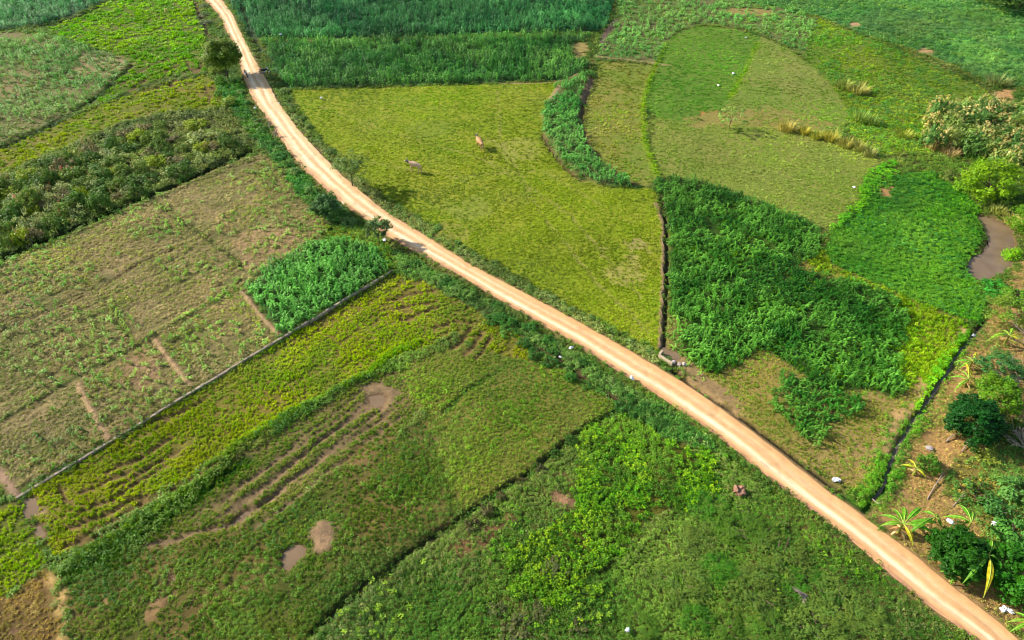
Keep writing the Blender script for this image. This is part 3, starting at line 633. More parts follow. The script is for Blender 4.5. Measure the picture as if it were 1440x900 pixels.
# ------------------------------------------------------------------ road ribbon
def build_road():
    NC = 30
    u = np.linspace(0, 1, NC)
    s = np.concatenate([[0], np.cumsum(np.hypot(*np.diff(CENT, axis=0).T))])
    jl = (fbm(s, s*0, 3.2, 201, 3)-0.5)*0.34; jr = (fbm(s, s*0, 1.6, 222, 3)-0.5)*0.2
    W = PR-PL; wl_ = np.hypot(*W.T)[:, None]; Wn = W/wl_
    A = PL + Wn*jl[:, None]; B = PR + Wn*jr[:, None]
    P = A[:, None, :]*(1-u)[None, :, None] + B[:, None, :]*u[None, :, None]
    U, Sg = np.meshgrid(u, s)
    crown = 0.05*np.sin(np.pi*U)
    wob = (fbm(Sg, Sg*0+5, 30, 31, 2)-0.5)*0.06
    t1 = np.exp(-((U-0.30-wob)/0.10)**2); t2 = np.exp(-((U-0.64-wob)/0.10)**2); mid = np.exp(-((U-0.47-wob)/0.055)**2)
    zz = 0.30 + crown - 0.035*t1 - 0.035*t2 + (fbm(Sg, U*4, 0.8, 8, 2)-0.5)*0.03
    zz[:, 0] -= 0.03; zz[:, -1] -= 0.03
    near_k = sstep(120, 190, Sg)[..., None]           # towards the camera end the right half is more even
    base = (S(222, 188, 138)*(1-near_k)+S(222, 172, 116)*near_k)*np.ones(U.shape+(1,)); pale = S(255, 228, 190); dark = S(192, 144, 100)
    st = fbm(Sg, U*9, 3.0, 44, 3)[..., None]; st2 = fbm(Sg/9, U*14, 1.0, 64, 3)[..., None]
    k = np.clip(t1*1.0+t2*0.8*(1-0.6*near_k[..., 0]), 0, 1)[..., None]*(0.55+0.6*st)
    C = base*(1-k)+pale*k
    k = (mid[..., None]*0.5*(1-0.5*near_k) + 0.55*sstep(0.56, 0.8, st2))*0.6
    C = C*(1-k)+dark*k
    e = (1-sstep(0.02, 0.15, U))[..., None]*fbm(Sg, U*0, 1.6, 19, 3)[..., None]*1.5
    e = np.clip(e, 0, 0.85); C = C*(1-e) + S(166, 122, 98)*e
    e = sstep(0.93, 1.0, U)[..., None]*0.4; C = C*(1-e) + S(178, 132, 88)*e
    blot = sstep(0.52, 0.72, fbm(Sg/7, U*7, 1.0, 77, 4))[..., None]*0.35; C = C*(1-blot) + S(190, 140, 98)*blot
    hole = sstep(0.70, 0.78, fbm(P[..., 0], P[..., 1], 0.9, 78, 2)); zz = zz - 0.02*hole; C = C*(1-0.10*hole[..., None])
    V = np.concatenate([P, zz[..., None]], -1)
    # skirts that go down into the bank
    L_ = V[:, :1].copy(); L_[:, 0, :2] -= Wn*0.22; L_[:, 0, 2] -= 0.28
    R_ = V[:, -1:].copy(); R_[:, 0, :2] += Wn*0.10; R_[:, 0, 2] -= 0.35
    V = np.concatenate([L_, V, R_], 1); C = np.concatenate([S(120, 92, 66)*np.ones((NRD, 1, 3)), C, S(120, 88, 58)*np.ones((NRD, 1, 3))], 1)
    nx = NC+2
    ii = (np.arange(NRD-1)[:, None]*nx + np.arange(nx-1)[None, :])
    Q = np.stack([ii, ii+nx, ii+nx+1, ii+1], -1).reshape(-1, 4)[:, ::-1]
    me = bigmesh('dirt_road', V.reshape(-1, 3), Q)
    colattr(me, 'col', C.reshape(-1, 3)); me.materials.append(M_road)
    props(mobj('dirt_road', me), 'pale sandy dirt road curving down through the fields to the lower right corner', kind='structure')
build_road()

# ------------------------------------------------------------------ water surfaces
def ngon_sheet(name, P, z, mat):
    n = len(P); c = P.mean(0)
    V = [(c[0], c[1], z)] + [(p[0], p[1], z) for p in P]
    F = [(0, i+1, (i+1) % n+1) for i in range(n)]
    return pymesh(name, V, F, mat)
for (nm, pts, d, mat), zw in zip(WATERS, ZW):
    P = pw(pts); c = P.mean(0)
    Pe = c + (P-c)*(1.08 if nm == 'pond' else 1.15)
    me = ngon_sheet(nm, Pe, zw, mat)
    props(mobj(nm, me), kind='structure')
def ditch_water():
    P = smooth_pts(resample(pw([(1376, 462), (1345, 502), (1312, 550), (1285, 592), (1262, 632), (1246, 670), (1230, 700)]), 60), 2)
    T = np.gradient(P, axis=0); T /= np.hypot(*T.T)[:, None]; Nn = np.stack([-T[:, 1], T[:, 0]], 1)
    zc = np.array([hz(*p) for p in P]); zw = zc+0.03
    V = []
    for k in (-1, 1): V += [(P[i, 0]+k*Nn[i, 0]*0.26, P[i, 1]+k*Nn[i, 1]*0.26, zw[i]) for i in range(60)]
    F = [(i, i+1, 60+i+1, 60+i) for i in range(59)]
    props(mobj('ditch_water', pymesh('ditch_water', V, F, M_darkwater)), kind='structure')
ditch_water()

# ------------------------------------------------------------------ prototypes of field plants (used by geometry nodes, real geometry)
class MB:
    def __init__(s): s.V = []; s.F = []; s.L = []
    def add(s, V, F, lv):
        o = len(s.V); s.V += [tuple(v) for v in V]; s.F += [tuple(i+o for i in f) for f in F]; s.L += [lv]*len(V)
    def mesh(s, name, mat, smooth=False):
        me = pymesh(name, s.V, s.F, mat, smooth)
        colattr(me, 'lv', np.array(s.L, np.float32).reshape(-1, 3)); return me

def ribbon(mb, p0, dirh, length, width, rise, droop, segs, lv, fold=0.0, tip=True):
    """an arching leaf from p0 along horizontal direction dirh"""
    d = np.array([math.cos(dirh), math.sin(dirh), 0]); side = np.array([-d[1], d[0], 0])
    V, F = [], []
    for i in range(segs+1):
        t = i/segs
        c = np.array(p0) + d*length*t*(1-0.15*t) + np.array([0, 0, rise*t - droop*t*t])
        w = width*0.5*(math.sin(math.pi*min(1, 0.18+0.82*t)) if tip else 1-0.6*t)
        if i == segs: V.append(c)
        else: V += [c-side*w+np.array([0, 0, fold*w]), c+side*w+np.array([0, 0, fold*w])]
    for i in range(segs-1): F.append((2*i, 2*i+1, 2*i+3, 2*i+2))
    F.append((2*segs-2, 2*segs-1, 2*segs))
    mb.add(V, F, lv)

def lvr(rng, lo=0.72, hi=1.25, hue=0.1):
    v = rng.uniform(lo, hi); h = rng.uniform(-hue, hue)
    return (v*(1+h), v, v*(1-h))

def proto_grass(seed):
    rng = random.Random(seed); mb = MB()
    for i in range(20):
        a = rng.uniform(0, 6.283); r = rng.uniform(0, 0.42)
        p = (r*math.cos(a), r*math.sin(a), -0.05)
        ribbon(mb, p, rng.uniform(0, 6.283), rng.uniform(0.12, 0.4), rng.uniform(0.10, 0.17), rng.uniform(0.8, 1.5), rng.uniform(0.3, 0.9), 2, lvr(rng))
    return mb.mesh('grass_form', M_inst)
def proto_weed(seed):
    rng = random.Random(seed); mb = MB()
    for i in range(34):
        a = rng.uniform(0, 6.283); r = 0.5*math.sqrt(rng.random()); z = rng.uniform(0.15, 1.0)*math.sqrt(max(0.05, 1-(r/0.6)**2))
        n = Vector((math.cos(a)*r*1.5+rng.gauss(0, .4), math.sin(a)*r*1.5+rng.gauss(0, .4), 0.9)).normalized()
        t = n.orthogonal().normalized(); t.rotate(Euler((0, 0, rng.uniform(0, 6.28)))); b = n.cross(t)
        s = rng.uniform(0.09, 0.17); c = Vector((r*math.cos(a), r*math.sin(a), z))
        mb.add([c-t*s, c-b*s*0.55, c+t*s, c+b*s*0.55], [(0, 1, 2, 3)], lvr(rng))
    return mb.mesh('weed_form', M_inst)
def proto_vine(seed):
    rng = random.Random(seed); mb = MB()
    for i in range(22):
        a = rng.uniform(0, 6.283); r = 0.5*math.sqrt(rng.random()); z = rng.uniform(0.3, 1.0)
        n = Vector((rng.gauss(-.2, .45), rng.gauss(0, .45), 1.0)).normalized()
        t = n.orthogonal().normalized(); t.rotate(Euler((0, 0, rng.uniform(0, 6.28)))); b = n.cross(t)
        s = rng.uniform(0.13, 0.22); c = Vector((r*math.cos(a), r*math.sin(a), z))
        mb.add([c-t*s*0.8, c-t*s*0.5-b*s*0.6, c+t*s*0.2-b*s*0.65, c+t*s, c+t*s*0.2+b*s*0.65, c-t*s*0.5+b*s*0.6], [(0, 1, 2, 3), (0, 3, 4, 5)], lvr(rng, 0.7, 1.3))
    return mb.mesh('vine_form', M_inst)
def proto_maize(seed):
    rng = random.Random(seed); mb = MB()
    r = 0.025
    mb.add([(r, 0, -.05), (-r*.5, r*.87, -.05), (-r*.5, -r*.87, -.05), (0, 0, 0.95)], [(0, 1, 3), (1, 2, 3), (2, 0, 3)], (1.1, 1.1, 0.9))
    n = 9; a0 = rng.uniform(0, 3.14)
    for i in range(n):
        t = i/(n-1); z = 0.12+0.72*t
        a = a0 + math.pi*(i % 2) + rng.gauss(0, 0.45)
        ln = (0.5+0.5*math.sin(math.pi*(0.2+0.7*t)))*rng.uniform(0.75, 1.05)
        ribbon(mb, (0, 0, z), a, ln, rng.uniform(0.13, 0.17), rng.uniform(0.35, 0.6), rng.uniform(0.4, 0.75), 4, lvr(rng, 0.75, 1.3, 0.06), 0.35)
    return mb.mesh('maize_form', M_inst)

FORMS = {}
for nm, fn in (('grass', proto_grass), ('weed', proto_weed), ('vine', proto_vine), ('maize', proto_maize)):
    FORMS[nm] = [bpy.data.objects.new(nm+'_form', fn(100+i)) for i in range(4)]   # never linked to the scene; only their geometry is used

def scatter_tree(form):
    g = bpy.data.node_groups.new('scatter_'+form, 'GeometryNodeTree')
    g.interface.new_socket('Geometry', in_out='INPUT', socket_type='NodeSocketGeometry')
    g.interface.new_socket('Geometry', in_out='OUTPUT', socket_type='NodeSocketGeometry')
    N, L = g.nodes, g.links
    i = N.new('NodeGroupInput'); o = N.new('NodeGroupOutput')
    gi = N.new('GeometryNodeGeometryToInstance')
    for ob in reversed(FORMS[form]):
        oi = N.new('GeometryNodeObjectInfo'); oi.inputs['Object'].default_value = ob; oi.inputs['As Instance'].default_value = False
        L.new(oi.outputs['Geometry'], gi.inputs[0])
    ip = N.new('GeometryNodeInstanceOnPoints'); ip.inputs['Pick Instance'].default_value = True
    def na(name, typ):
        n = N.new('GeometryNodeInputNamedAttribute'); n.data_type = typ; n.inputs['Name'].default_value = name
        return [x for x in n.outputs if x.enabled and x.name == 'Attribute'][0]
    L.new(i.outputs[0], ip.inputs['Points']); L.new(gi.outputs[0], ip.inputs['Instance'])
    L.new(na('idx', 'INT'), ip.inputs['Instance Index'])
    e = N.new('FunctionNodeEulerToRotation'); L.new(na('rot', 'FLOAT_VECTOR'), e.inputs[0]); L.new(e.outputs[0], ip.inputs['Rotation'])
    L.new(na('scl', 'FLOAT_VECTOR'), ip.inputs['Scale'])
    L.new(ip.outputs[0], o.inputs[0])
    return g
LEAFMAIZE = []
for ob in FORMS['maize']:
    m_ = ob.data.copy(); m_.name = 'maize_plant'; m_.materials.clear(); m_.materials.append(M_leaf); LEAFMAIZE.append(m_)
STUB = [0]
TREES = {f: scatter_tree(f) for f in FORMS}
NINST = 0

def emit(name, form, x, y, size, h, col, label, cat, tilt=0.12):
    global NINST
    n = len(x)
    if n == 0: return
    NINST += n
    z = samp(dh, x, y)
    me = bpy.data.meshes.new(name)
    me.vertices.add(n); me.vertices.foreach_set('co', np.stack([x, y, z], 1).astype(np.float32).ravel())
    colattr(me, 'tint', col)
    a = me.attributes.new('rot', 'FLOAT_VECTOR', 'POINT')
    a.data.foreach_set('vector', np.stack([NR.normal(0, tilt, n), NR.normal(0, tilt, n), NR.uniform(0, 6.283, n)], 1).astype(np.float32).ravel())
    a = me.attributes.new('scl', 'FLOAT_VECTOR', 'POINT')
    a.data.foreach_set('vector', np.stack([size, size, h], 1).astype(np.float32).ravel())
    a = me.attributes.new('idx', 'INT', 'POINT'); a.data.foreach_set('value', NR.integers(0, 4, n).astype(np.int32))
    me.materials.append(M_inst)
    o = mobj(name, me)
    m = o.modifiers.new('scatter', 'NODES'); m.node_group = TREES[form]
    props(o, label, cat, kind='stuff')
    return o

CATS = {'grass': 'grass', 'weed': 'weeds', 'vine': 'ground cover', 'maize': 'maize'}
def field(x, y, v, seed):
    """thin, size and colour the candidate plants at x, y by preset v"""
    form, sp, sz, h, ta, tb, cover, ps = v
    n = len(x)
    far = 1 + np.maximum(0, y-45)/(95.0 if form != 'maize' else 240.0)
    keep = NR.random(n) < 1/far**2
    if cover < 1:
        c = np.clip((fbm(x, y, ps, seed+7, 3)-0.5)*2.4+0.5, 0, 1)
        keep &= (c + (NR.random(n)-0.5)*0.35) < cover
    s = samp(sup, x, y)
    keep &= NR.random(n) > s*1.15
    x, y, far = x[keep], y[keep], far[keep]
    n = len(x)
    m = np.clip((fbm(x, y, ps*1.3, seed, 3)-0.5)*2.2+0.5 + NR.normal(0, 0.22, n), 0, 1)[:, None]
    col = (ta*(1-m)+tb*m)*NR.uniform(0.8, 1.2, n)[:, None]*FOL
    big = (fbm(x, y, 14, 801, 4)-0.5)*2; dry = np.clip((fbm(x, y, 6, 822, 4)-0.52)*3, 0, 1)[:, None]*(0.3 if form in ('grass', 'weed') else 0.1)
    col = col*(1+0.5*big)[:, None]
    col = col*(1-dry) + (col.sum(1)[:, None]*np.array([0.40, 0.43, 0.17]))*dry
    size = sz*far**0.85*NR.uniform(0.75, 1.3, n)
    hh = h*NR.uniform(0.65, 1.3, n)*(0.5+1.0*fbm(x, y, 2.2, seed+3, 2))*(far**0.3 if form != 'maize' else 1)
    if form == 'maize': size = size*1.15
    return x, y, size, hh, col
FOL = np.array([1.56, 1.62, 1.15])
VN = {'grass': 'grass', 'weed': 'weeds', 'vine': 'ground_cover', 'maize': 'maize_crop'}
for k, z in enumerate(Z):
    jj, ii = np.nonzero(zone == k)
    if not len(jj): continue
    xa, xb, ya, yb = gx[ii.min()], gx[ii.max()], gy[jj.min()], gy[jj.max()]
    for q, v in enumerate(z['veg']):
        sp = v[1]
        xs = np.arange(xa, xb, sp); ys = np.arange(ya, yb, sp)
        X, Y = np.meshgrid(xs, ys); X = X.ravel(); Y = Y.ravel()
        X = X + NR.uniform(-0.5, 0.5, len(X))*sp; Y = Y + NR.uniform(-0.5, 0.5, len(Y))*sp
        kf = (np.abs(X) < 0.775*(Y*math.cos(PITCH)+CAM_H*math.sin(PITCH))+11) & (Y < 212) & (Y > 13)
        X = X[kf]; Y = Y[kf]
        m = near(zone, X, Y) == k
        X, Y = X[m], Y[m]
        x, y, s, h, c = field(X, Y, v, 1000+k*13+q)
        vl = z['vl']
        if q: vl = {'grass': 'finer grass among ', 'weed': 'leafy weeds among ', 'vine': 'darker leaves among ', 'maize': 'maize among '}[v[0]] + vl
        if v[0] == 'maize' and z['n'] in ('fallow_maize_field', 'stubble_plot'):
            od = np.argsort(y); pk, rest = od[:72], od[72:]
            what = {'fallow_maize_field': 'large brown field left of the road', 'stubble_plot': ['plot beside the dense small maize plot', 'middle stubble plot along the low wall', 'lowest stubble plot along the low wall'][STUB[0] % 3]}[z['n']]
            if z['n'] == 'stubble_plot': STUB[0] += 1
            for i_ in pk:
                o = bpy.data.objects.new('maize_plant', LEAFMAIZE[int(NR.integers(0, 4))]); COL.objects.link(o)
                o.location = (x[i_], y[i_], hz(x[i_], y[i_])); o.rotation_euler = (NR.normal(0, .12), NR.normal(0, .12), NR.uniform(0, 6.28)); o.scale = (s[i_], s[i_], h[i_])
                o.color = (float(c[i_][0]), float(c[i_][1]), float(c[i_][2]), 1)
                props(o, 'young maize plant standing apart in the '+what, 'maize plant', 'young maize plants in the '+what)
            x, y, s, h, c = x[rest], y[rest], s[rest], h[rest], c[rest]
        emit(VN[v[0]] if not (z['n'] == 'rice_field') else 'rice_crop', v[0], x, y, s, h, c, vl, CATS[v[0]] if z['n'] != 'rice_field' else 'rice')
for q, (pts, w, vegs, vl, nm) in enumerate(LINEVEG):
    P = pw(pts); seg = np.hypot(*np.diff(P, axis=0).T); Ltot = seg.sum()
    for v in vegs:
        n = int(Ltot*w/(v[1]**2)*1.1)
        t = NR.uniform(0, Ltot, n); d = np.concatenate([[0], np.cumsum(seg)])
        cx = np.interp(t, d, P[:, 0]); cy = np.interp(t, d, P[:, 1])
        x = cx + NR.normal(0, w*0.33, n); y = cy + NR.normal(0, w*0.33, n)
        x, y, s, h, c = field(x, y, v, 5000+q)
        emit(nm, v[0], x, y, s, h, c, vl, CATS[v[0]])
print('instances', NINST)
# ------------------------------------------------------------------ trees, shrubs, bananas
def scale_px(py): return math.cos(PITCH)*(py+355.5)/CAM_H
def g3(px, py, z=0.0):
    x, y = at(px, py, z); return x, y
def rgb(r, g, b, k=1.0):
    c = S(r, g, b)*FOL*k; return (float(c[0]), float(c[1]), float(c[2]), 1.0)

def leaf_cloud(seed, nclump, per, cr, ls, shape=(1, 1, 1), shell=0.75, lo=0.1, flat=0.25):
    """leaf clumps spread through an uneven crown of radius 1; returns a mesh builder"""
    rng = random.Random(seed); mb = MB()
    lobes = [(rng.uniform(0, 6.283), rng.uniform(0.75, 1.12)) for _ in range(7)]
    for c in range(nclump):
        u = rng.uniform(lo, 1.0); a = rng.uniform(0, 6.283)
        lob = 1 + 0.3*sum(math.cos(a*(k+2)+l[0])*(l[1]-0.75) for k, l in enumerate(lobes))
        rr = rng.uniform(shell, 1.0)*lob
        h = math.sqrt(max(0, 1-u*u))
        cx, cy, cz = rr*h*math.cos(a)*shape[0], rr*h*math.sin(a)*shape[1], rr*u*shape[2]
        tone = rng.uniform(0.78, 1.22); hue = rng.uniform(-0.12, 0.12); crr = cr*rng.uniform(0.6, 1.3)
        for i in range(per):
            v = Vector((rng.gauss(0, 1), rng.gauss(0, 1), rng.gauss(0, 0.8)))
            v = v/max(1e-6, v.length)*crr*rng.random()**0.4
            p = Vector((cx, cy, cz))+v
            n = (v*0.8/crr + Vector((cx, cy, cz+0.3))*0.5 + Vector((rng.gauss(0, .35), rng.gauss(0, .35), flat+rng.gauss(0, .3)))).normalized()
            t = n.orthogonal().normalized(); t.rotate(Euler((0, 0, rng.uniform(0, 6.283)))); b = n.cross(t)
            s = ls*rng.uniform(0.7, 1.3); tt = tone*rng.uniform(0.85, 1.15)
            mb.add([p-t*s, p-b*s*0.5, p+t*s, p+b*s*0.5], [(0, 1, 2, 3)], (tt*(1+hue), tt, tt*(1-hue)))
    return mb

def limb(mb, a, b, ra, rb, sides=6, bend=0.0, rng=R, segs=3):
    a = Vector(a); b = Vector(b); d = (b-a); n = d.orthogonal().normalized(); rings = []
    off = Vector((rng.uniform(-1, 1), rng.uniform(-1, 1), 0))*bend*d.length
    w = d.normalized(); q = w.cross(n)
    V = []; F = []
    for i in range(segs+1):
        t = i/segs; c = a+d*t+off*math.sin(math.pi*t); r = ra*(1-t)+rb*t
        for k in range(sides):
            an = 6.2832*k/sides; V.append(c+(n*math.cos(an)+q*math.sin(an))*r)
    for i in range(segs):
        for k in range(sides):
            F.append((i*sides+k, i*sides+(k+1) % sides, (i+1)*sides+(k+1) % sides, (i+1)*sides+k))
    F.append(tuple(range(segs*sides, segs*sides+sides)))
    mb.add(V, F, (1, 1, 1))

def stems_mesh(name, seed, top=0.75, n=6, r=0.05):
    rng = random.Random(seed); mb = MB()
    for i in range(n):
        a = 6.283*i/n+rng.uniform(-.4, .4); e = rng.uniform(0.35, 0.8)
        limb(mb, (0.05*math.cos(a), 0.05*math.sin(a), -0.12), (e*math.cos(a), e*math.sin(a), top*rng.uniform(0.6, 1)), r, r*0.3, 5, 0.08, rng, 2)
    return mb.mesh(name, M_bark)

CR = [leaf_cloud(300+i, 36, 24, 0.26, 0.10, (1, rr_, 0.9)).mesh('foliage', M_leaf) for i, rr_ in enumerate((0.9, 1.1, 0.8, 1.0, 0.95))]
CRF = [leaf_cloud(380+i, 90, 26, 0.22, 0.05, (1, rr_, 1.0), 0.8, 0.1).mesh('foliage', M_leaf) for i, rr_ in enumerate((0.9, 1.05, 1.0))]  # fine
CRL = [leaf_cloud(340+i, 24, 18, 0.22, 0.10, (1, rr_, 0.8), 0.5).mesh('foliage', M_leaf) for i, rr_ in enumerate((0.8, 1.1, 1.0))]   # looser
CRD = [leaf_cloud(360+i, 80, 28, 0.24, 0.075, (1, rr_, 1.05), 0.8, -0.2).mesh('foliage', M_leaf) for i, rr_ in enumerate((0.9, 1.05, 1.0))]  # dense, fine
STEM = [stems_mesh('stems', 20+i) for i in range(3)]
def top_cloud(seed, n, per, cr, ls):
    return leaf_cloud(seed, n, per, cr, ls, (1, 1, 0.95), 0.95, 0.3)
PLUME = [top_cloud(400+i, 22, 14, 0.11, 0.05).mesh('plume', M_leaf) for i in range(3)]
BLOS = [top_cloud(410+i, 7, 8, 0.07, 0.045).mesh('blossom', M_leaf) for i in range(3)]

def shrub(name, px, py, wpx, hm, col, label, cat='shrub', group=None, kind='mid', extra=None, wm=None):
    """px, py: the middle of the crown in the photograph; wpx: its width there"""
    w = wm or wpx/scale_px(py)
    x, y = g3(px, py, hm*0.45)
    o = empty(name, (x, y, hz(x, y)-0.03), R.uniform(0, 6.28))
    o.scale = (w/2, w/2, hm)
    props(o, label, cat, group)
    me = R.choice({'mid': CR, 'loose': CRL, 'dense': CRD, 'fine': CRF}[kind])
    f = mobj('foliage', me, o); f.color = rgb(*col, k=R.uniform(0.92, 1.08))
    mobj('stems', R.choice(STEM), o)
    if extra:
        e = mobj(extra[0], R.choice({'plume': PLUME, 'blossom': BLOS}[extra[0]]), o); e.color = rgb(*extra[1], k=0.75); e['kind'] = 'stuff'
        e.scale = (1.06, 1.06, 1.08)
    return o

def tree(name, px, py, hm, wm, col, label, clumps=90, per=40, cr=0.2, ls=0.04, base=None, group=None, lo=-0.3, crown_frac=0.6, seed=1, trunk_r=0.09, shell=0.6, tone2=None, shape=(1, 1, 1)):
    """px, py: the foot of the trunk"""
    x, y = g3(px, py, 0)
    o = empty(name, (x, y, hz(x, y)-0.05)); props(o, label, 'tree', group)
    ch = hm*crown_frac; cz = hm-ch*0.55
    mb = leaf_cloud(seed, clumps, per, cr, ls, shape, shell, lo)
    me = mb.mesh('crown', M_leaf)
    me.transform(__import__('mathutils').Matrix.Translation((0, 0, cz)) @ __import__('mathutils').Matrix.Diagonal((wm/2, wm/2, ch*0.55, 1)))
    c = mobj('crown', me, o); c.color = rgb(*col)
    tb = MB(); rng = random.Random(seed)
    limb(tb, (0, 0, -0.2), (0.1, 0.05, cz*0.8), trunk_r, trunk_r*0.7, 8, 0.05, rng, 4)
    mobj('trunk', tb.mesh('trunk', M_bark), o)
    for i in range(6):
        a = 6.283*i/6+rng.uniform(-.3, .3); e = wm*0.36*rng.uniform(0.7, 1.1)
        lb = MB(); p = (0.1, 0.05, cz*rng.uniform(0.5, 0.8)); q = (e*math.cos(a), e*math.sin(a), cz+ch*rng.uniform(-0.1, 0.35))
        limb(lb, p, q, trunk_r*0.5, trunk_r*0.15, 5, 0.08, rng, 3)
        for j in range(3):
            m_ = Vector(p).lerp(Vector(q), 0.5+0.15*j); limb(lb, m_, m_+Vector((rng.uniform(-.5, .5), rng.uniform(-.5, .5), rng.uniform(0, .6)))*wm*0.25, trunk_r*0.2, trunk_r*0.08, 4, 0.05, rng, 2)
        mobj('limb', lb.mesh('limb', M_bark), o)
    return o

tree('roadside_tree', 320, 110, 7.2, 7.2, (96, 116, 44), 'big rounded dark olive tree overhanging the dirt road near its far end', 260, 56, 0.19, 0.055, seed=501, trunk_r=0.16, crown_frac=0.75, lo=-0.55, shell=0.55)
tree('small_tree', 461, 306, 3.4, 3.6, (66, 98, 56), 'small round dark tree at the road edge beside the white litter', 110, 40, 0.24, 0.088, seed=502, crown_frac=0.85, lo=-0.6, trunk_r=0.07)
tree('small_tree', 534, 343, 3.8, 3.4, (84, 108, 66), 'small grey green tree with open crown at the roadside above the small maize plot', 64, 36, 0.2, 0.088, seed=503, crown_frac=0.7, lo=-0.4, trunk_r=0.07)
tree('field_tree', 496, 264, 5.2, 5.8, (96, 116, 60), 'loose feathery tree on the pasture verge with a wide shadow on the grass', 90, 34, 0.16, 0.049, seed=504, crown_frac=0.65, lo=-0.5, trunk_r=0.1, shell=0.4)
tree('sapling', 1025, 183, 3.8, 4.4, (136, 158, 84), 'thin sapling with sparse pale leaves by the bare red soil patch', 34, 26, 0.16, 0.075, seed=505, crown_frac=0.75, lo=-0.6, trunk_r=0.06, shell=0.5)
tree('bushy_tree', 1384, 278, 5.6, 8.0, (104, 136, 16), 'large bushy tree with yellow green leaves above the pond', 120, 44, 0.2, 0.052, seed=506, crown_frac=0.92, lo=-0.7, trunk_r=0.15, shell=0.6)
tree('mango_tree', 1338, 794, 3.2, 3.9, (34, 78, 12), 'round dense dark green tree between two banana plants beside the road', 220, 56, 0.2, 0.079, seed=507, crown_frac=0.85, lo=-0.5, trunk_r=0.08, shell=0.75)
tree('mango_tree', 1412, 820, 3.0, 4.2, (44, 96, 18), 'green tree at the lower right edge behind the large banana leaves', 120, 42, 0.2, 0.079, seed=508, crown_frac=0.85, lo=-0.5, trunk_r=0.08, shell=0.7)
tree('mango_tree', 1436, 845, 2.6, 3.0, (56, 112, 22), 'dark leafy tree cut by the frame above the lower right corner', 110, 42, 0.2, 0.079, seed=518, crown_frac=0.85, lo=-0.5, trunk_r=0.08, shell=0.7)
tree('dark_tree', 1362, 608, 3.2, 4.8, (24, 70, 22), 'very dark green dense low tree on the red soil right of the ditch', 220, 52, 0.2, 0.070, seed=509, crown_frac=0.9, lo=-0.5, trunk_r=0.09, shell=0.75)
tree('light_tree', 1396, 572, 3.0, 4.2, (84, 122, 26), 'mid green leafy tree just above the very dark low tree', 110, 40, 0.2, 0.070, seed=510, crown_frac=0.85, lo=-0.5, trunk_r=0.09, shell=0.65)
tree('blue_green_tree', 1396, 530, 2.8, 4.4, (62, 108, 56), 'blue green feathery tree behind the pale bare branches', 80, 36, 0.18, 0.061, seed=511, crown_frac=0.8, lo=-0.5, trunk_r=0.08, shell=0.55)
tree('light_tree', 1416, 452, 3.0, 5.4, (100, 124, 44), 'loose olive green tree below the muddy pond', 80, 34, 0.2, 0.052, seed=512, crown_frac=0.85, lo=-0.5, trunk_r=0.09, shell=0.5)
tree('light_tree', 1452, 330, 4.2, 7.0, (86, 124, 26), 'green leafy tree at the right edge above the pond inlet', 110, 38, 0.2, 0.052, seed=513, crown_frac=0.9, lo=-0.7, trunk_r=0.12)
tree('dark_tree', 1432, 15, 6.5, 16.0, (60, 84, 34), 'dark tree at the top right corner of the photo', 120, 40, 0.18, 0.052, seed=514, crown_frac=0.95, lo=-0.6, trunk_r=0.2)
tree('dark_tree', 1392, 4, 4.5, 9.0, (52, 84, 36), 'low dark tree on the top edge just left of the corner tree', 90, 34, 0.2, 0.061, seed=515, crown_frac=0.95, lo=-0.6, trunk_r=0.16)

# shrubs on the orchard ground
for a in [(1308, 650, 30, 1.4, (70, 112, 32), 'round green bush right of the yellow banana on the red soil', 'dense'),
          (1434, 606, 44, 1.6, (70, 100, 34), 'green bush at the right edge under the pale branches', 'mid'),
          (1372, 690, 60, 1.2, (78, 116, 50), 'wide low blue green bush in the orchard weeds', 'loose'),
          (1402, 712, 56, 1.4, (66, 112, 56), 'blue green bush right of the wide low one', 'loose'),
          (1436, 690, 60, 1.5, (84, 124, 62), 'pale green bush at the right edge of the orchard weeds', 'mid'),
          (1432, 750, 66, 1.6, (70, 116, 48), 'leafy bush above the lower right trees', 'mid'),
          (1390, 640, 46, 1.0, (122, 134, 56), 'sparse olive bush below the very dark low tree', 'loose'),
          (1434, 520, 40, 1.2, (110, 116, 60), 'thin olive bush among the bare branches', 'loose'),
          (1432, 415, 50, 1.3, (92, 134, 40), 'light green bush on the pond bank', 'mid'),
          (1400, 402, 44, 0.9, (60, 132, 46), 'low leafy bush at the lower end of the pond', 'mid'),
          (1428, 352, 26, 1.2, (112, 156, 20), 'bright yellow green bush at the right edge of the pond', 'dense'),
          (1352, 262, 26, 0.9, (110, 150, 40), 'bright green bush left of the large yellow green tree', 'mid'),
          (1338, 246, 34, 1.2, (104, 118, 60), 'dull green bush beside the dry brown stems', 'loose')]:
    shrub('bush', a[0], a[1], a[2], a[3], a[4], a[5], 'bush', kind=a[6])

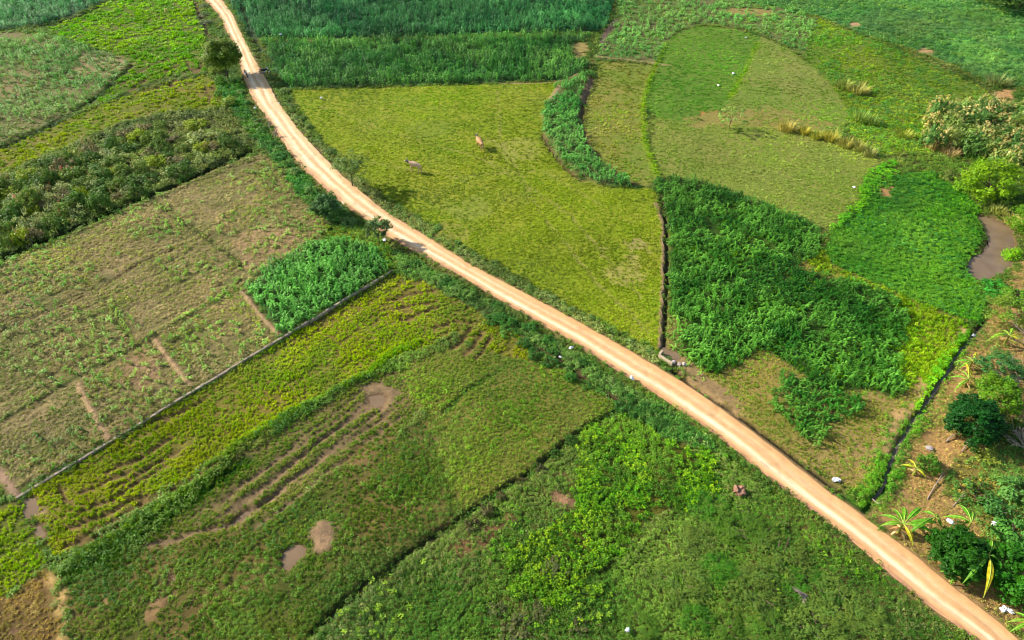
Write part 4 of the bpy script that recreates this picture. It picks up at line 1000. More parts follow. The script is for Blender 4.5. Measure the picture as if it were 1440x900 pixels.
# reed and flowering thicket, top right
rr = random.Random(77)
pts = []
for j in range(5):
    for i in range(9):
        px = 1322+i*19+rr.uniform(-7, 7)+(j % 2)*9; py = 150+j*19+rr.uniform(-5, 5)+(abs(i-3)*1.2)
        if j >= 3 and i < 2: continue
        if j == 4 and i < 6: continue
        pts.append((px, py))
pts.sort(key=lambda p: p[1])
for i, (px, py) in enumerate(pts):
    rw = ('top' if py < 172 else 'middle' if py < 200 else 'bottom'); sd = 'left' if px < 1375 else 'centre' if px < 1425 else 'right'
    pl = rr.random() < (0.95 if py < 172 else 0.6)
    lab = 'green reed bush %s in the thicket above the pond, %s, %s' % ('with tan plumes' if pl else 'without plumes', rw, sd)
    shrub('reed_clump', px, py, rr.uniform(34, 48), rr.uniform(2.4, 3.8), rr.choice([(114, 136, 72), (100, 126, 66), (124, 134, 74), (80, 112, 56)]),
          lab, 'reeds', 'reed bushes %s, %s %s' % ('with plumes' if pl else 'without plumes', rw, sd), 'mid', ('plume', rr.choice([(206, 184, 128), (194, 170, 116), (214, 192, 140)])) if pl else None)

def tussock_mesh(seed, n=170, spread=0.5):
    rng = random.Random(seed); mb = MB()
    for i in range(n):
        a = rng.uniform(0, 6.283); r = spread*math.sqrt(rng.random())
        ribbon(mb, (r*math.cos(a), r*math.sin(a), -0.03), a+rng.gauss(0, .5), rng.uniform(0.15, 0.6), 0.05, rng.uniform(0.8, 1.5), rng.uniform(0.2, 0.8), 3, lvr(rng, 0.6, 1.3, 0.12))
    return mb.mesh('blades', M_leaf)
TUS = [tussock_mesh(600+i) for i in range(4)]
def tussock(px, py, wpx, hm, col, label, group=None):
    w = wpx/scale_px(py); x, y = g3(px, py, 0.2)
    o = empty('grass_tussock', (x, y, hz(x, y)), R.uniform(0, 6.28)); o.scale = (w/1.5, w/1.5, hm)
    props(o, label, 'grass clump', group)
    f = mobj('blades', R.choice(TUS), o); f.color = rgb(*col)
for a in [(1106, 182, 30, 1.7, (164, 150, 84), 'straw yellow grass clump, leftmost of the row across the paddocks'),
          (1131, 186, 22, 1.3, (154, 146, 60), 'second clump from the left in the row of dry grass clumps'),
          (1148, 192, 24, 1.4, (150, 148, 66), 'olive clump third from the left in the row of dry grass clumps'),
          (1168, 195, 26, 1.6, (160, 150, 72), 'fourth clump from the left in the row of dry grass clumps'),
          (1188, 204, 26, 1.5, (152, 146, 78), 'fifth clump from the left in the row of dry grass clumps'),
          (1206, 208, 24, 1.5, (150, 146, 84), 'sixth clump from the left in the row of dry grass clumps'),
          (1222, 216, 24, 1.4, (136, 136, 84), 'rightmost grey green clump in the row of dry grass clumps'),
          (1210, 168, 30, 1.9, (134, 152, 74), 'round pale green tussock standing alone above the dry clumps'),
          (1226, 172, 24, 1.5, (120, 140, 70), 'smaller green tussock against the right side of the round one'),
          (1186, 122, 30, 1.6, (130, 138, 70), 'left half of the mixed grass clump in the upper meadow'),
          (1206, 128, 34, 1.6, (150, 144, 84), 'right half of the mixed grass clump in the upper meadow'),
          (1272, 190, 30, 1.0, (140, 146, 60), 'yellow green tussock below the upper meadow'),
          (1316, 206, 40, 1.6, (168, 144, 104), 'brown dry grass heap left of the reed thicket'),
          (1336, 216, 26, 1.2, (164, 140, 104), 'brown dry grass heap above the large yellow green tree'),
          (1322, 152, 34, 1.3, (180, 158, 116), 'tan dry grass clump at the upper left of the reed thicket'),
          (1404, 116, 40, 1.6, (120, 126, 80), 'grey green tussock on the ridge at the far right'),
          (1426, 310, 34, 1.1, (176, 164, 104), 'pale dry reeds on the far bank of the pond'),
          (1404, 296, 26, 1.0, (160, 158, 90), 'pale green reeds at the top of the pond')]:
    tussock(*a)

# flowering thicket on the left
def inpoly(pt, poly):
    return bool(inside(np.array(poly, float), np.array([pt[0]]), np.array([pt[1]]))[0])
TH = [(-20, 350), (-20, 262), (60, 232), (110, 208), (190, 178), (250, 172), (300, 170), (330, 196), (300, 222), (250, 244), (160, 282), (90, 314), (20, 345)]
rr = random.Random(5)
KINDS = [((98, 118, 54), 'mid', 'dull green shrub in the flowering thicket on the left'),
         ((146, 154, 110), 'loose', 'pale grey green shrub in the flowering thicket on the left'),
         ((120, 110, 86), 'loose', 'grey brown shrub in the flowering thicket on the left'),
         ((126, 140, 34), 'mid', 'yellow green shrub in the flowering thicket on the left'),
         ((76, 104, 46), 'mid', 'dark green shrub in the flowering thicket on the left')]
n = 0; tries = 0; placed = []
while n < 95 and tries < 5000:
    tries += 1
    p = (rr.uniform(-20, 335), rr.uniform(160, 350))
    if not inpoly(p, TH): continue
    if any(abs(p[0]-q[0]) < 13 and abs(p[1]-q[1]) < 9 for q in placed): continue
    if p[0] > 235 and rr.random() < 0.6: continue
    placed.append(p); n += 1
    k = rr.choices(range(5), [4, 3, 2, 2, 4])[0]
    edge = p[1] > 350-0.44*p[0]-30
    hm = rr.uniform(0.9, 2.3)*(1.25 if p[0] < 160 else 1.0)
    ex = ('blossom', rr.choice([(214, 110, 120), (200, 90, 90), (190, 120, 150)])) if rr.random() < 0.22 and k in (0, 2, 3) else None
    col, kd, lab = KINDS[k]
    if ex: lab = lab.replace('shrub', 'shrub with pink blossoms')
    part = 'left end' if p[0] < 70 else 'middle' if p[0] < 200 else 'road end'; row = 'upper side' if p[1] < 300-0.44*p[0] else 'lower side'
    lab = lab.replace(' in the flowering thicket on the left', ' in the flowering thicket, %s, %s' % (row, part))
    g = lab.replace('shrub ', 'shrubs ')
    shrub('thicket_shrub', p[0], p[1], rr.uniform(20, 38), hm, col, lab, 'shrub', g, kd, ex)

def along(pts, n, jit, rng, sizes, heights, cols, name, label, group, kind='mid'):
    P = resample(np.array(pts, float), n)
    for q in P:
        c = rng.choice(cols)
        i_ = int(np.argmin(np.hypot(*(P-q).T))); part = ('the far third' if i_ < n/3 else 'the middle third' if i_ < 2*n/3 else 'the near third') if n > 12 else ''
        shrub(name, q[0]+rng.uniform(-jit, jit), q[1]+rng.uniform(-jit, jit)*0.8, 0, rng.uniform(*heights), c, label.replace('left edge of the road', 'left road edge')+(', '+part if part else ''), 'bush', group+(', '+part if part else ''), kind, wm=rng.uniform(*sizes))
rr = random.Random(9)
GR = [(62, 112, 44), (80, 124, 54), (104, 136, 66), (56, 98, 42), (112, 140, 74)]
along([(584, 372), (640, 402), (690, 432), (740, 462), (790, 497), (850, 538), (910, 575), (965, 612)], 26, 7, rr, (1.1, 2.1), (0.4, 0.9), GR, 'roadside_bush', 'dark green bush in the hedge along the left edge of the road', 'bushes of the hedge left of the road')
along([(700, 452), (760, 498), (820, 535), (880, 572), (940, 604)], 14, 8, rr, (1.2, 2.0), (0.5, 0.9), GR[:2]+[GR[3]], 'roadside_bush', 'dark green bush in the hedge along the left edge of the road', 'bushes of the hedge left of the road')
along([(338, 128), (356, 160), (384, 200), (416, 240), (446, 272), (490, 310)], 16, 6, rr, (1.4, 2.6), (0.6, 1.2), [(76, 120, 60), (98, 130, 70), (112, 134, 80)], 'verge_bush', 'grey green bush on the verge between the thicket and the road', 'bushes on the upper left verge')
along([(372, 72), (382, 104), (408, 146), (440, 186), (478, 226)], 10, 4, rr, (1.2, 2.2), (0.5, 0.9), [(110, 130, 80), (94, 122, 70)], 'verge_bush', 'pale green bush on the verge between the road and the pasture', 'pale bushes on the pasture verge')
along([(560, 292), (620, 326), (700, 376), (780, 420), (860, 462), (910, 492)], 14, 4, rr, (0.8, 1.4), (0.35, 0.6), [(126, 144, 92), (104, 132, 76)], 'verge_bush', 'pale green bush on the verge between the road and the pasture', 'pale bushes on the pasture verge')
along([(290, 64), (302, 84), (306, 116), (318, 140)], 6, 4, rr, (2.0, 3.2), (1.0, 1.8), [(130, 144, 66), (84, 120, 40)], 'roadside_bush', 'yellowish bush at the foot of the big roadside tree', 'bushes under the big roadside tree')
along([(664, 740), (700, 698), (750, 664), (806, 620)], 7, 4, rr, (1.0, 1.6), (0.5, 0.8), [(58, 92, 36), (84, 80, 54)], 'ditch_bush', 'dark bush in the diagonal ditch', 'dark bushes in the diagonal ditch')
for px, py, w, h in [(284, 20, 22, 1.2), (291, 30, 22, 1.3), (288, 8, 18, 1.0)]:
    shrub('roadside_bush', px, py, w, h, (112, 120, 96), 'grey bush at the far end of the road left edge', 'bush', 'grey bushes at the far end of the road', 'loose')
WM = [(1010, 800), (1060, 830), (980, 760), (1030, 740), (1100, 780), (1130, 820), (1180, 850), (1080, 880), (980, 870), (900, 880), (1020, 880), (1150, 880), (960, 820), (1230, 880), (1075, 745), (1000, 710),
      (760, 860), (735, 885), (780, 800), (820, 880), (700, 860)]
for i, (px, py) in enumerate(WM):
    if i < 16: shrub('weed_bush', px, py, R.uniform(50, 90), R.uniform(0.35, 0.6), R.choice([(76, 108, 36), (94, 116, 50), (64, 112, 30), (86, 106, 46)]), 'low bush in the weeds between vines and road, %s' % (['nearest the rock', 'left of the dead twigs', 'at the bottom edge', 'by the roadside'][0 if py < 770 else 2 if py > 865 else 3 if px > 1120 else 1]), 'bush', 'low bushes in the weed field, %d' % (0 if py < 770 else 2 if py > 865 else 3 if px > 1120 else 1), 'fine')
    else: shrub('weed_bush', px, py, R.uniform(30, 60), R.uniform(0.4, 0.6), (86, 90, 58), 'low grey brown bush at the lower end of the bright vines', 'bush', 'grey brown bushes below the vines', 'loose')

# banana plants
def banana(px, py, hm, tips, label, dry=5, w=0.44, col=(86, 136, 30)):
    x, y = g3(px, py, 0); z0 = hz(x, y)
    o = empty('banana_plant', (x, y, z0)); props(o, label, 'banana plant')
    mb = MB(); limb(mb, (0, 0, -0.1), (0.03, 0.02, hm), 0.12, 0.07, 10, 0.02, R, 5)
    st = mobj('stem', mb.mesh('stem', M_leaf), o); st.color = rgb(134, 138, 66)
    for t in tips:
        tx, ty = g3(t[0], t[1], hm*0.75+z0)
        dx, dy = tx-x, ty-y; ln = min(3.4, max(0.9, math.hypot(dx, dy)*1.22)); az = math.atan2(dy, dx)
        yellow = len(t) > 2 and t[2]
        segs = 12; V, F, VR, FR = [], [], [], []
        d = np.array([math.cos(az), math.sin(az), 0]); side = np.array([-d[1], d[0], 0])
        rise = R.uniform(0.35, 0.7)*ln*0.6; droop = rise+hm*0.55+R.uniform(0.0, 0.5)
        rng = random.Random(int(px*7+t[0]))
        for i in range(segs+1):
            u = i/segs
            c = np.array([0, 0, hm-0.05]) + d*ln*(u-0.12*u*u) + np.array([0, 0, rise*u*1.6-droop*u*u])
            k = 0 if u < 0.12 else math.sin(math.pi*min(1, (u-0.12)/0.88)**0.75)
            wa = max(0.03, w*0.5*k*rng.uniform(0.82, 1.05)); wb = max(0.03, w*0.5*k*rng.uniform(0.82, 1.05))
            if i == segs: wa = wb = 0.02
            V += [c-side*wa+np.array([0, 0, -0.25*wa]), c, c+side*wb+np.array([0, 0, -0.25*wb])]
            r = 0.028*(1-0.8*u)+0.006
            VR += [c-side*r+np.array([0, 0, 0.004]), c+np.array([0, 0, r+0.01]), c+side*r+np.array([0, 0, 0.004])]
        for i in range(segs):
            a = 3*i
            F += [(a, a+1, a+4, a+3), (a+1, a+2, a+5, a+4)]; FR += [(a, a+1, a+4, a+3), (a+1, a+2, a+5, a+4)]
        lm = MB()
        lm.add(V, F, (1, 1, 1)); lm.L = [((0.72 if i % 6 < 3 else 1.15),)*3 for i in range(len(V))]
        lf = mobj('leaf', lm.mesh('leaf', M_leaf), o); lf.color = rgb(*((176, 160, 34) if yellow else (R.uniform(0.85, 1.1)*col[0], col[1]*R.uniform(0.9, 1.08), col[2])))
        rb = MB(); rb.add(VR, FR, (1, 1, 1))
        mr = mobj('midrib', rb.mesh('midrib', M_leaf), lf); mr.color = rgb(150, 170, 84)
    for i in range(dry):
        mb = MB(); a = R.uniform(0, 6.28)
        ribbon(mb, (0.1*math.cos(a), 0.1*math.sin(a), hm*R.uniform(0.3, 0.7)), a, R.uniform(0.5, 1.0), 0.18, 0.0, hm*0.6, 6, (1, 1, 1), -0.3)
        dl = mobj('dry_leaf', mb.mesh('dry_leaf', M_leaf), o); dl.color = rgb(*R.choice([(196, 160, 130), (160, 116, 84), (210, 186, 150)]))
    return o
banana(1262, 750, 1.3, [(1240, 722), (1256, 714), (1270, 714), (1296, 714), (1318, 738), (1312, 752), (1242, 736), (1284, 764, 1)], 'banana plant with long arching leaves at the roadside by the ditch end', 9)
banana(1304, 744, 1.7, [(1296, 716), (1324, 738), (1280, 748), (1320, 724)], 'banana plant with leaves arching over the dark round tree from its upper left', 3)
banana(1350, 756, 2.2, [(1348, 708), (1366, 718), (1362, 734), (1330, 722)], 'banana plant with upright leaves behind the dark round tree', 3)
banana(1370, 806, 2.6, [(1394, 758), (1406, 790), (1388, 838, 1), (1350, 824), (1326, 806), (1340, 790), (1384, 772)], 'banana plant with a hanging yellow leaf right of the dark round tree', 4)
banana(1336, 812, 0.6, [(1326, 802), (1346, 806), (1338, 820)], 'short banana shoot at the road edge below the dark round tree', 5, 0.28)
banana(1444, 884, 1.0, [(1420, 872), (1430, 860), (1424, 886), (1450, 862)], 'banana plant cut by the lower right edge of the photo', 4, 0.3)
banana(1356, 543, 1.0, [(1338, 528), (1350, 520), (1366, 520, 1), (1374, 532), (1344, 546), (1356, 510, 1)], 'yellowing banana plant, lowest of the three beside the dark ditch', 8, 0.32, (108, 146, 48))
banana(1362, 518, 1.0, [(1344, 508), (1356, 500), (1372, 496, 1), (1382, 508), (1350, 516)], 'banana plant in the middle of the three beside the dark ditch', 7, 0.32, (102, 144, 44))
banana(1412, 484, 1.3, [(1438, 474, 1), (1408, 462), (1396, 472), (1424, 462), (1440, 484, 1), (1390, 478)], 'pale yellow banana plant, topmost of the three beside the dark ditch', 8, 0.36, (110, 146, 40))
banana(1284, 668, 0.9, [(1278, 644, 1), (1284, 652, 1), (1268, 654), (1302, 672), (1304, 664), (1292, 656)], 'small yellow banana plant alone on the red soil', 4, 0.26, (160, 170, 30))

# bare trees and fallen poles
def bare_tree(px, py, hm, reach, label, seed, lean):
    rng = random.Random(seed); x, y = g3(px, py); o = empty('bare_tree', (x, y, hz(x, y))); props(o, label, 'bare tree')
    mb = MB(); top = Vector((lean[0]*0.3, lean[1]*0.3, hm*0.45)); limb(mb, (0, 0, -0.1), top, 0.07, 0.05, 6, 0.05, rng, 3)
    mobj('trunk', mb.mesh('trunk', M_deadwood), o)
    for i in range(7):
        a = math.atan2(lean[1], lean[0])+rng.gauss(0, 0.9); L_ = reach*rng.uniform(0.6, 1.0)
        q = top+Vector((math.cos(a)*L_, math.sin(a)*L_, hm*rng.uniform(0.1, 0.5)))
        mb = MB(); limb(mb, top*rng.uniform(0.6, 1), q, 0.045, 0.018, 5, 0.06, rng, 3)
        for j in range(6):
            m = top.lerp(q, rng.uniform(0.3, 0.95)); aa = a+rng.choice([-1, 1])*rng.uniform(0.4, 0.9); l2 = L_*rng.uniform(0.25, 0.5)
            e = m+Vector((math.cos(aa)*l2, math.sin(aa)*l2, rng.uniform(0, 0.3)*hm)); limb(mb, m, e, 0.022, 0.008, 4, 0.06, rng, 2)
        mobj('branch', mb.mesh('branch', M_deadwood), o)
bare_tree(1432, 546, 2.6, 3.2, 'pale bare tree with long forking branches over the blue green tree', 71, (-1.0, 0.8))
bare_tree(1446, 486, 2.6, 3.0, 'pale bare tree at the right edge above the forking one', 72, (-0.6, -0.8))
bare_tree(1440, 640, 2.0, 2.2, 'bare twiggy tree at the right edge of the orchard ground', 73, (-0.5, 0.6))
bare_tree(1138, 842, 0.7, 1.0, 'dead grey twigs sticking out of the weeds near the road', 74, (-0.8, 0.3))
bare_tree(386, 196, 1.3, 0.8, 'leafless twisted shrub leaning over the left edge of the road', 75, (0.6, 0.8))
bare_tree(378, 182, 1.2, 0.7, 'leafless shrub just above the twisted one at the road edge', 76, (0.3, 0.9))
def pole(a, b, r, label):
    (x1, y1), (x2, y2) = g3(*a), g3(*b); mb = MB()
    cx, cy = (x1+x2)/2, (y1+y2)/2
    limb(mb, (x1-cx, y1-cy, 0.05), (x2-cx, y2-cy, 0.3), r, r*0.7, 7, 0.02, R, 4)
    limb(mb, ((x2-cx)*0.3, (y2-cy)*0.3, 0.18), ((x2-cx)*0.6+0.3, (y2-cy)*0.6, 0.4), r*0.5, r*0.3, 5, 0.02, R, 2)
    o = mobj('fallen_pole', mb.mesh('fallen_pole', M_deadwood)); o.location = (cx, cy, hz(cx, cy)); props(o, label, 'pole')
pole((1304, 702), (1326, 666), 0.05, 'long thin pole leaning on the red soil above the banana plants')
pole((1340, 712), (1354, 696), 0.05, 'short pole lying above the banana with upright leaves')
pole((1330, 622), (1338, 614), 0.07, 'short dead stick below the very dark low tree')
pole((1352, 636), (1362, 620), 0.05, 'thin dead stick right below the very dark low tree')
pole((1226, 702), (1234, 712), 0.05, 'pale stick across the end of the dark ditch')

# ------------------------------------------------------------------ cows
def skinned(name, pts, edges, radii, root=0, sub=2):
    me = bpy.data.meshes.new(name); me.from_pydata(pts, edges, []); me.update()
    o = bpy.data.objects.new(name, me); COL.objects.link(o)
    sk = o.modifiers.new('skin', 'SKIN'); sk.branch_smoothing = 0.6
    if not me.skin_vertices: me.attributes
    for i, v in enumerate(me.skin_vertices[0].data):
        r = radii[i]; v.radius = (r, r) if not isinstance(r, tuple) else r
        v.use_root = (i == root)
    s = o.modifiers.new('sub', 'SUBSURF'); s.levels = sub; s.render_levels = sub
    dg = bpy.context.evaluated_depsgraph_get()
    m2 = bpy.data.meshes.new_from_object(o.evaluated_get(dg)); m2.name = name
    bpy.data.objects.remove(o); bpy.data.meshes.remove(me)
    m2.polygons.foreach_set('use_smooth', [True]*len(m2.polygons))
    return m2
M_hide, nt_, N_, L_2, P_ = new_mat('cow_hide')
a_ = N_.new('ShaderNodeAttribute'); a_.attribute_name = 'col'; L_2.new(a_.outputs['Color'], P_.inputs['Base Color']); P_.inputs['Roughness'].default_value = 0.75
M_horn = plain('horn', (0.30, 0.26, 0.22), 0.5, 0.4, 0.2)
def cow(px, py, az, label, head_z=1.35, step=0.12, coat=(0.50, 0.30, 0.16)):
    x, y = g3(px, py); z = hz(x, y)+0.0
    o = empty('cow', (x, y, z), az, 1.2); props(o, label, 'cow', 'cows grazing on the pasture')
    P = [(-0.70, 0, 1.12), (-0.35, 0, 1.08), (0.05, 0, 1.04), (0.42, 0, 1.12), (0.62, 0, 1.22), (0.90, 0, head_z-0.08), (1.08, 0, head_z+0.02), (1.34, 0, head_z-0.20),
         (0.40, 0, 1.34)]
    Rr = [(0.34, 0.28), (0.37, 0.31), (0.42, 0.38), (0.34, 0.33), (0.25, 0.24), (0.13, 0.17), (0.13, 0.13), (0.075, 0.075), 0.13]
    E = [(0, 1), (1, 2), (2, 3), (3, 4), (4, 5), (5, 6), (6, 7), (3, 8)]
    def leg(root, xx, s, dx, hind):
        b = len(P)
        if hind:
            P.extend([(xx, s*0.17, 0.88), (xx+0.10+dx*.4, s*0.17, 0.68), (xx-0.08+dx*.7, s*0.16, 0.42), (xx+dx, s*0.16, 0.10), (xx+0.05+dx, s*0.16, 0.02)]); Rr.extend([0.16, 0.11, 0.06, 0.045, 0.055])
        else:
            P.extend([(xx, s*0.15, 0.80), (xx+dx*.4, s*0.15, 0.60), (xx+dx*.6, s*0.15, 0.38), (xx+dx, s*0.15, 0.10), (xx+0.04+dx, s*0.15, 0.02)]); Rr.extend([0.12, 0.08, 0.055, 0.042, 0.052])
        E.append((root, b)); E.extend([(b+i, b+i+1) for i in range(4)])
    leg(0, -0.64, 1, step, True); leg(0, -0.64, -1, -step, True); leg(3, 0.45, 1, -step, False); leg(3, 0.45, -1, step, False)
    b = len(P); P.extend([(-0.90, 0, 1.10), (-0.96, 0.02, 0.75), (-0.95, 0.03, 0.45)]); Rr.extend([0.04, 0.025, 0.045]); E.extend([(0, b), (b, b+1), (b+1, b+2)])
    me = skinned('body', P, E, Rr, 2)
    n = len(me.vertices); co = np.zeros(n*3, np.float32); me.vertices.foreach_get('co', co); co = co.reshape(-1, 3)
    cream = np.array(coat); grey = np.array([0.13, 0.11, 0.10]); white = np.array([0.55, 0.40, 0.27])
    C = np.ones((n, 3))*cream
    k = sstep(0.62, 0.82, co[:, 0])[:, None]; C = C*(1-k)+grey*k
    k = sstep(1.12, 1.28, co[:, 0])[:, None]; C = C*(1-k)+white*k
    k = (1-sstep(0.30, 0.55, co[:, 2]))[:, None]*0.3; C = C*(1-k)+grey*k
    k = (sstep(-0.45, -0.7, co[:, 0])*0+ (1-sstep(-0.8, -0.5, co[:, 0])))[:, None]*0.35; C = C*(1-k)+white*k
    colattr(me, 'col', C); me.materials.clear(); me.materials.append(M_hide)
    mobj('body', me, o)
    for s in (-1, 1):
        mb = MB(); limb(mb, (1.04, s*0.09, head_z+0.10), (0.94, s*0.24, head_z+0.26), 0.035, 0.026, 7, 0, R, 2); limb(mb, (0.94, s*0.24, head_z+0.26), (0.88, s*0.20, head_z+0.46), 0.026, 0.008, 7, 0, R, 2)
        mobj('horn', mb.mesh('horn', M_horn), o)
        mb = MB(); mb.add([(1.0, s*0.10, head_z+0.02), (0.98, s*0.20, head_z+0.07), (0.96, s*0.32, head_z-0.02), (1.0, s*0.20, head_z-0.06), (0.96, s*0.2, head_z)], [(0, 1, 4), (1, 2, 4), (2, 3, 4), (3, 0, 4), (0, 3, 1), (1, 3, 2)], (1, 1, 1))
        me = mb.mesh('ear', M_hide); colattr(me, 'col', np.ones((5, 3))*np.array([0.25, 0.2, 0.17])); mobj('ear', me, o)
        bm_ = MB(); 
        for sx in (0,):
            limb(bm_, (1.15, s*0.105, head_z+0.0), (1.17, s*0.125, head_z+0.0), 0.022, 0.012, 6, 0, R, 1)
        mobj('eye', bm_.mesh('eye', plain('dark_eye', (0.01, 0.01, 0.01), 0.2, 0.5, 0)), o)
cow(584, 243, math.radians(163), 'pale cow with horns facing left, standing nearer the road and tree', 1.42, 0.12, (0.74, 0.48, 0.28))
cow(675, 210, math.radians(118), 'tan cow facing away up the pasture, the farther one of the two', 1.45, 0.05, (0.56, 0.29, 0.12))

# ------------------------------------------------------------------ motorbikes
M_tyre = plain('tyre_rubber', (0.02, 0.02, 0.02), 0.8, 0.3, 0.2)
M_blue = plain('dark_blue_paint', (0.015, 0.02, 0.09), 0.3, 0.5, 0.1)
M_black = plain('black_paint', (0.012, 0.012, 0.014), 0.35, 0.5, 0.1)
M_chrome = plain('chrome', (0.6, 0.6, 0.62), 0.25, 0.5, 0.05, metal=1.0)
M_whitep = plain('white_paint', (0.75, 0.75, 0.76), 0.35, 0.5, 0.05)
def wheel_mesh(r=0.29, w=0.09, n=28):
    mb = MB(); V = []; F = []
    prof = [(r, 0), (r-0.02, w/2), (r-0.08, w/2), (r-0.09, 0), (r-0.08, -w/2), (r-0.02, -w/2)]
    for i in range(n):
        a = 6.2832*i/n
        for q in prof: V.append((q[0]*math.cos(a), q[1], q[0]*math.sin(a)))
    m = len(prof)
    for i in range(n):
        for k in range(m): F.append((i*m+k, ((i+1) % n)*m+k, ((i+1) % n)*m+(k+1) % m, i*m+(k+1) % m))
    mb.add(V, F, (1, 1, 1)); return mb.mesh('tyre', M_tyre, True)
def rim_mesh(r=0.20):
    mb = MB()
    for i in range(8): limb(mb, (0, 0, 0), (r*math.cos(i*.785), 0, r*math.sin(i*.785)), 0.014, 0.012, 4, 0, R, 1)
    limb(mb, (0, -0.06, 0), (0, 0.06, 0), 0.045, 0.045, 8, 0, R, 1)
    return mb.mesh('rim', M_chrome)
def sweep(mb, sec):
    """loft elliptical sections (x, z, half width, half height)"""
    n = 12; V = []; F = []
    for (x, z, a, b) in sec:
        for k in range(n): V.append((x, a*math.cos(6.2832*k/n), z+b*math.sin(6.2832*k/n)))
    for i in range(len(sec)-1):
        for k in range(n): F.append((i*n+k, i*n+(k+1) % n, (i+1)*n+(k+1) % n, (i+1)*n+k))
    F.append(tuple(range(n-1, -1, -1))); F.append(tuple(range((len(sec)-1)*n, len(sec)*n)))
    mb.add(V, F, (1, 1, 1))
def motorbike(px, py, az, label, body_mat, lean=0.12):
    x, y = g3(px, py); z = max(hz(x, y), 0.30 if abs(px-341) < 5 else hz(x, y))
    o = empty('motorbike', (x, y, z), az, 1.25, (lean, 0)); props(o, label, 'motorbike')
    for wx in (-0.62, 0.62):
        w = mobj('wheel', wheel_mesh(), o); w.location = (wx, 0, 0.29); mobj('rim', rim_mesh(), w)
    mb = MB(); sweep(mb, [(-0.45, 0.62, 0.06, 0.06), (-0.1, 0.58, 0.16, 0.14), (0.15, 0.72, 0.20, 0.14), (0.36, 0.74, 0.13, 0.10), (0.46, 0.72, 0.05, 0.05)]); mobj('tank', mb.mesh('tank', body_mat, True), o)
    mb = MB(); sweep(mb, [(-0.80, 0.80, 0.08, 0.03), (-0.6, 0.80, 0.12, 0.05), (-0.2, 0.76, 0.13, 0.05), (0.02, 0.78, 0.08, 0.04)]); mobj('seat', mb.mesh('seat', M_black, True), o)
    mb = MB(); sweep(mb, [(-0.15, 0.36, 0.12, 0.12), (0.05, 0.38, 0.15, 0.16), (0.22, 0.36, 0.1, 0.12)]); mobj('engine', mb.mesh('engine', M_chrome, True), o)
    mb = MB(); limb(mb, (0.62, 0.07, 0.29), (0.40, 0.07, 0.95), 0.022, 0.022); limb(mb, (0.62, -0.07, 0.29), (0.40, -0.07, 0.95), 0.022, 0.022); mobj('fork', mb.mesh('fork', M_chrome), o)
    mb = MB(); limb(mb, (0.34, 0.36, 1.02), (0.40, 0.1, 0.98), 0.016, 0.016); limb(mb, (0.40, 0.1, 0.98), (0.40, -0.1, 0.98), 0.016, 0.016); limb(mb, (0.40, -0.1, 0.98), (0.34, -0.36, 1.02), 0.016, 0.016); mobj('handlebar', mb.mesh('handlebar', M_black), o)
    mb = MB(); sweep(mb, [(0.44, 0.88, 0.05, 0.05), (0.52, 0.88, 0.10, 0.10), (0.56, 0.88, 0.09, 0.09)]); mobj('headlight', mb.mesh('headlight', M_whitep, True), o)
    mb = MB(); limb(mb, (0.1, -0.15, 0.30), (-0.75, -0.17, 0.36), 0.03, 0.045); mobj('exhaust', mb.mesh('exhaust', M_chrome), o)
    mb = MB(); limb(mb, (-0.62, 0.06, 0.29), (-0.1, 0.06, 0.34), 0.02, 0.02); limb(mb, (-0.62, -0.06, 0.29), (-0.1, -0.06, 0.34), 0.02, 0.02); limb(mb, (-0.62, 0.08, 0.30), (-0.5, 0.08, 0.72), 0.02, 0.02); limb(mb, (-0.62, -0.08, 0.30), (-0.5, -0.08, 0.72), 0.02, 0.02); mobj('frame', mb.mesh('frame', M_black), o)
    for wx in (-0.62, 0.62):
        mb = MB(); pts = [(wx+0.34*math.cos(a), 0.29+0.34*math.sin(a)) for a in np.linspace(0.5, 2.6, 8)]
        V = []; 
        for (a, b) in pts: V += [(a, -0.06, b), (a, 0.06, b)]
        V += [(v[0], v[1], v[2]+0.012) for v in V[:16]]
        F = [(2*i, 2*i+1, 2*i+3, 2*i+2) for i in range(7)] + [(16+2*i, 16+2*i+2, 16+2*i+3, 16+2*i+1) for i in range(7)]
        mb.add(V, F, (1, 1, 1)); mobj('mudguard', mb.mesh('mudguard', body_mat), o)
motorbike(348, 109, math.radians(-62), 'dark blue motorbike parked on the left edge of the road under the big tree', M_blue)
motorbike(373, 104, math.radians(15), 'black motorbike parked in the shade off the right edge of the road', M_black)

# ------------------------------------------------------------------ concrete channel
def channel():
    P = pw([(24, 701), (553, 381)]); a, b = P; L_ = np.hypot(*(b-a)); d = (b-a)/L_
    root = empty('concrete_wall', (a[0], a[1], 0), math.atan2(d[1], d[0])); props(root, 'long straight low concrete wall between the brown plots and the rice strip', 'low wall')
    zs = [hz(*(a+d*t)) for t in np.linspace(0, L_, 60)]; top = np.median(zs)+0.16
    seg = 2.4; n = int(L_/seg); seg = L_/n
    prof = [(-0.15, -0.6), (-0.15, -0.03), (-0.12, 0), (0.12, 0), (0.15, -0.03), (0.15, -0.6)]
    rng = random.Random(3)
    for i in range(n):
        x0, x1 = i*seg+0.012, (i+1)*seg-0.012; j = rng.uniform(-0.03, 0.03); k = rng.uniform(-0.035, 0.035)
        V = [(x0, p[0]+k, top+p[1]+j) for p in prof]+[(x1, p[0]+k, top+p[1]+j) for p in prof]
        m = len(prof); F = [(q, q+1, m+q+1, m+q) for q in range(m-1)]+[tuple(range(m-1, -1, -1)), tuple(range(m, 2*m))]
        mobj('wall_section', pymesh('wall_section', V, F, M_conc), root)
channel()

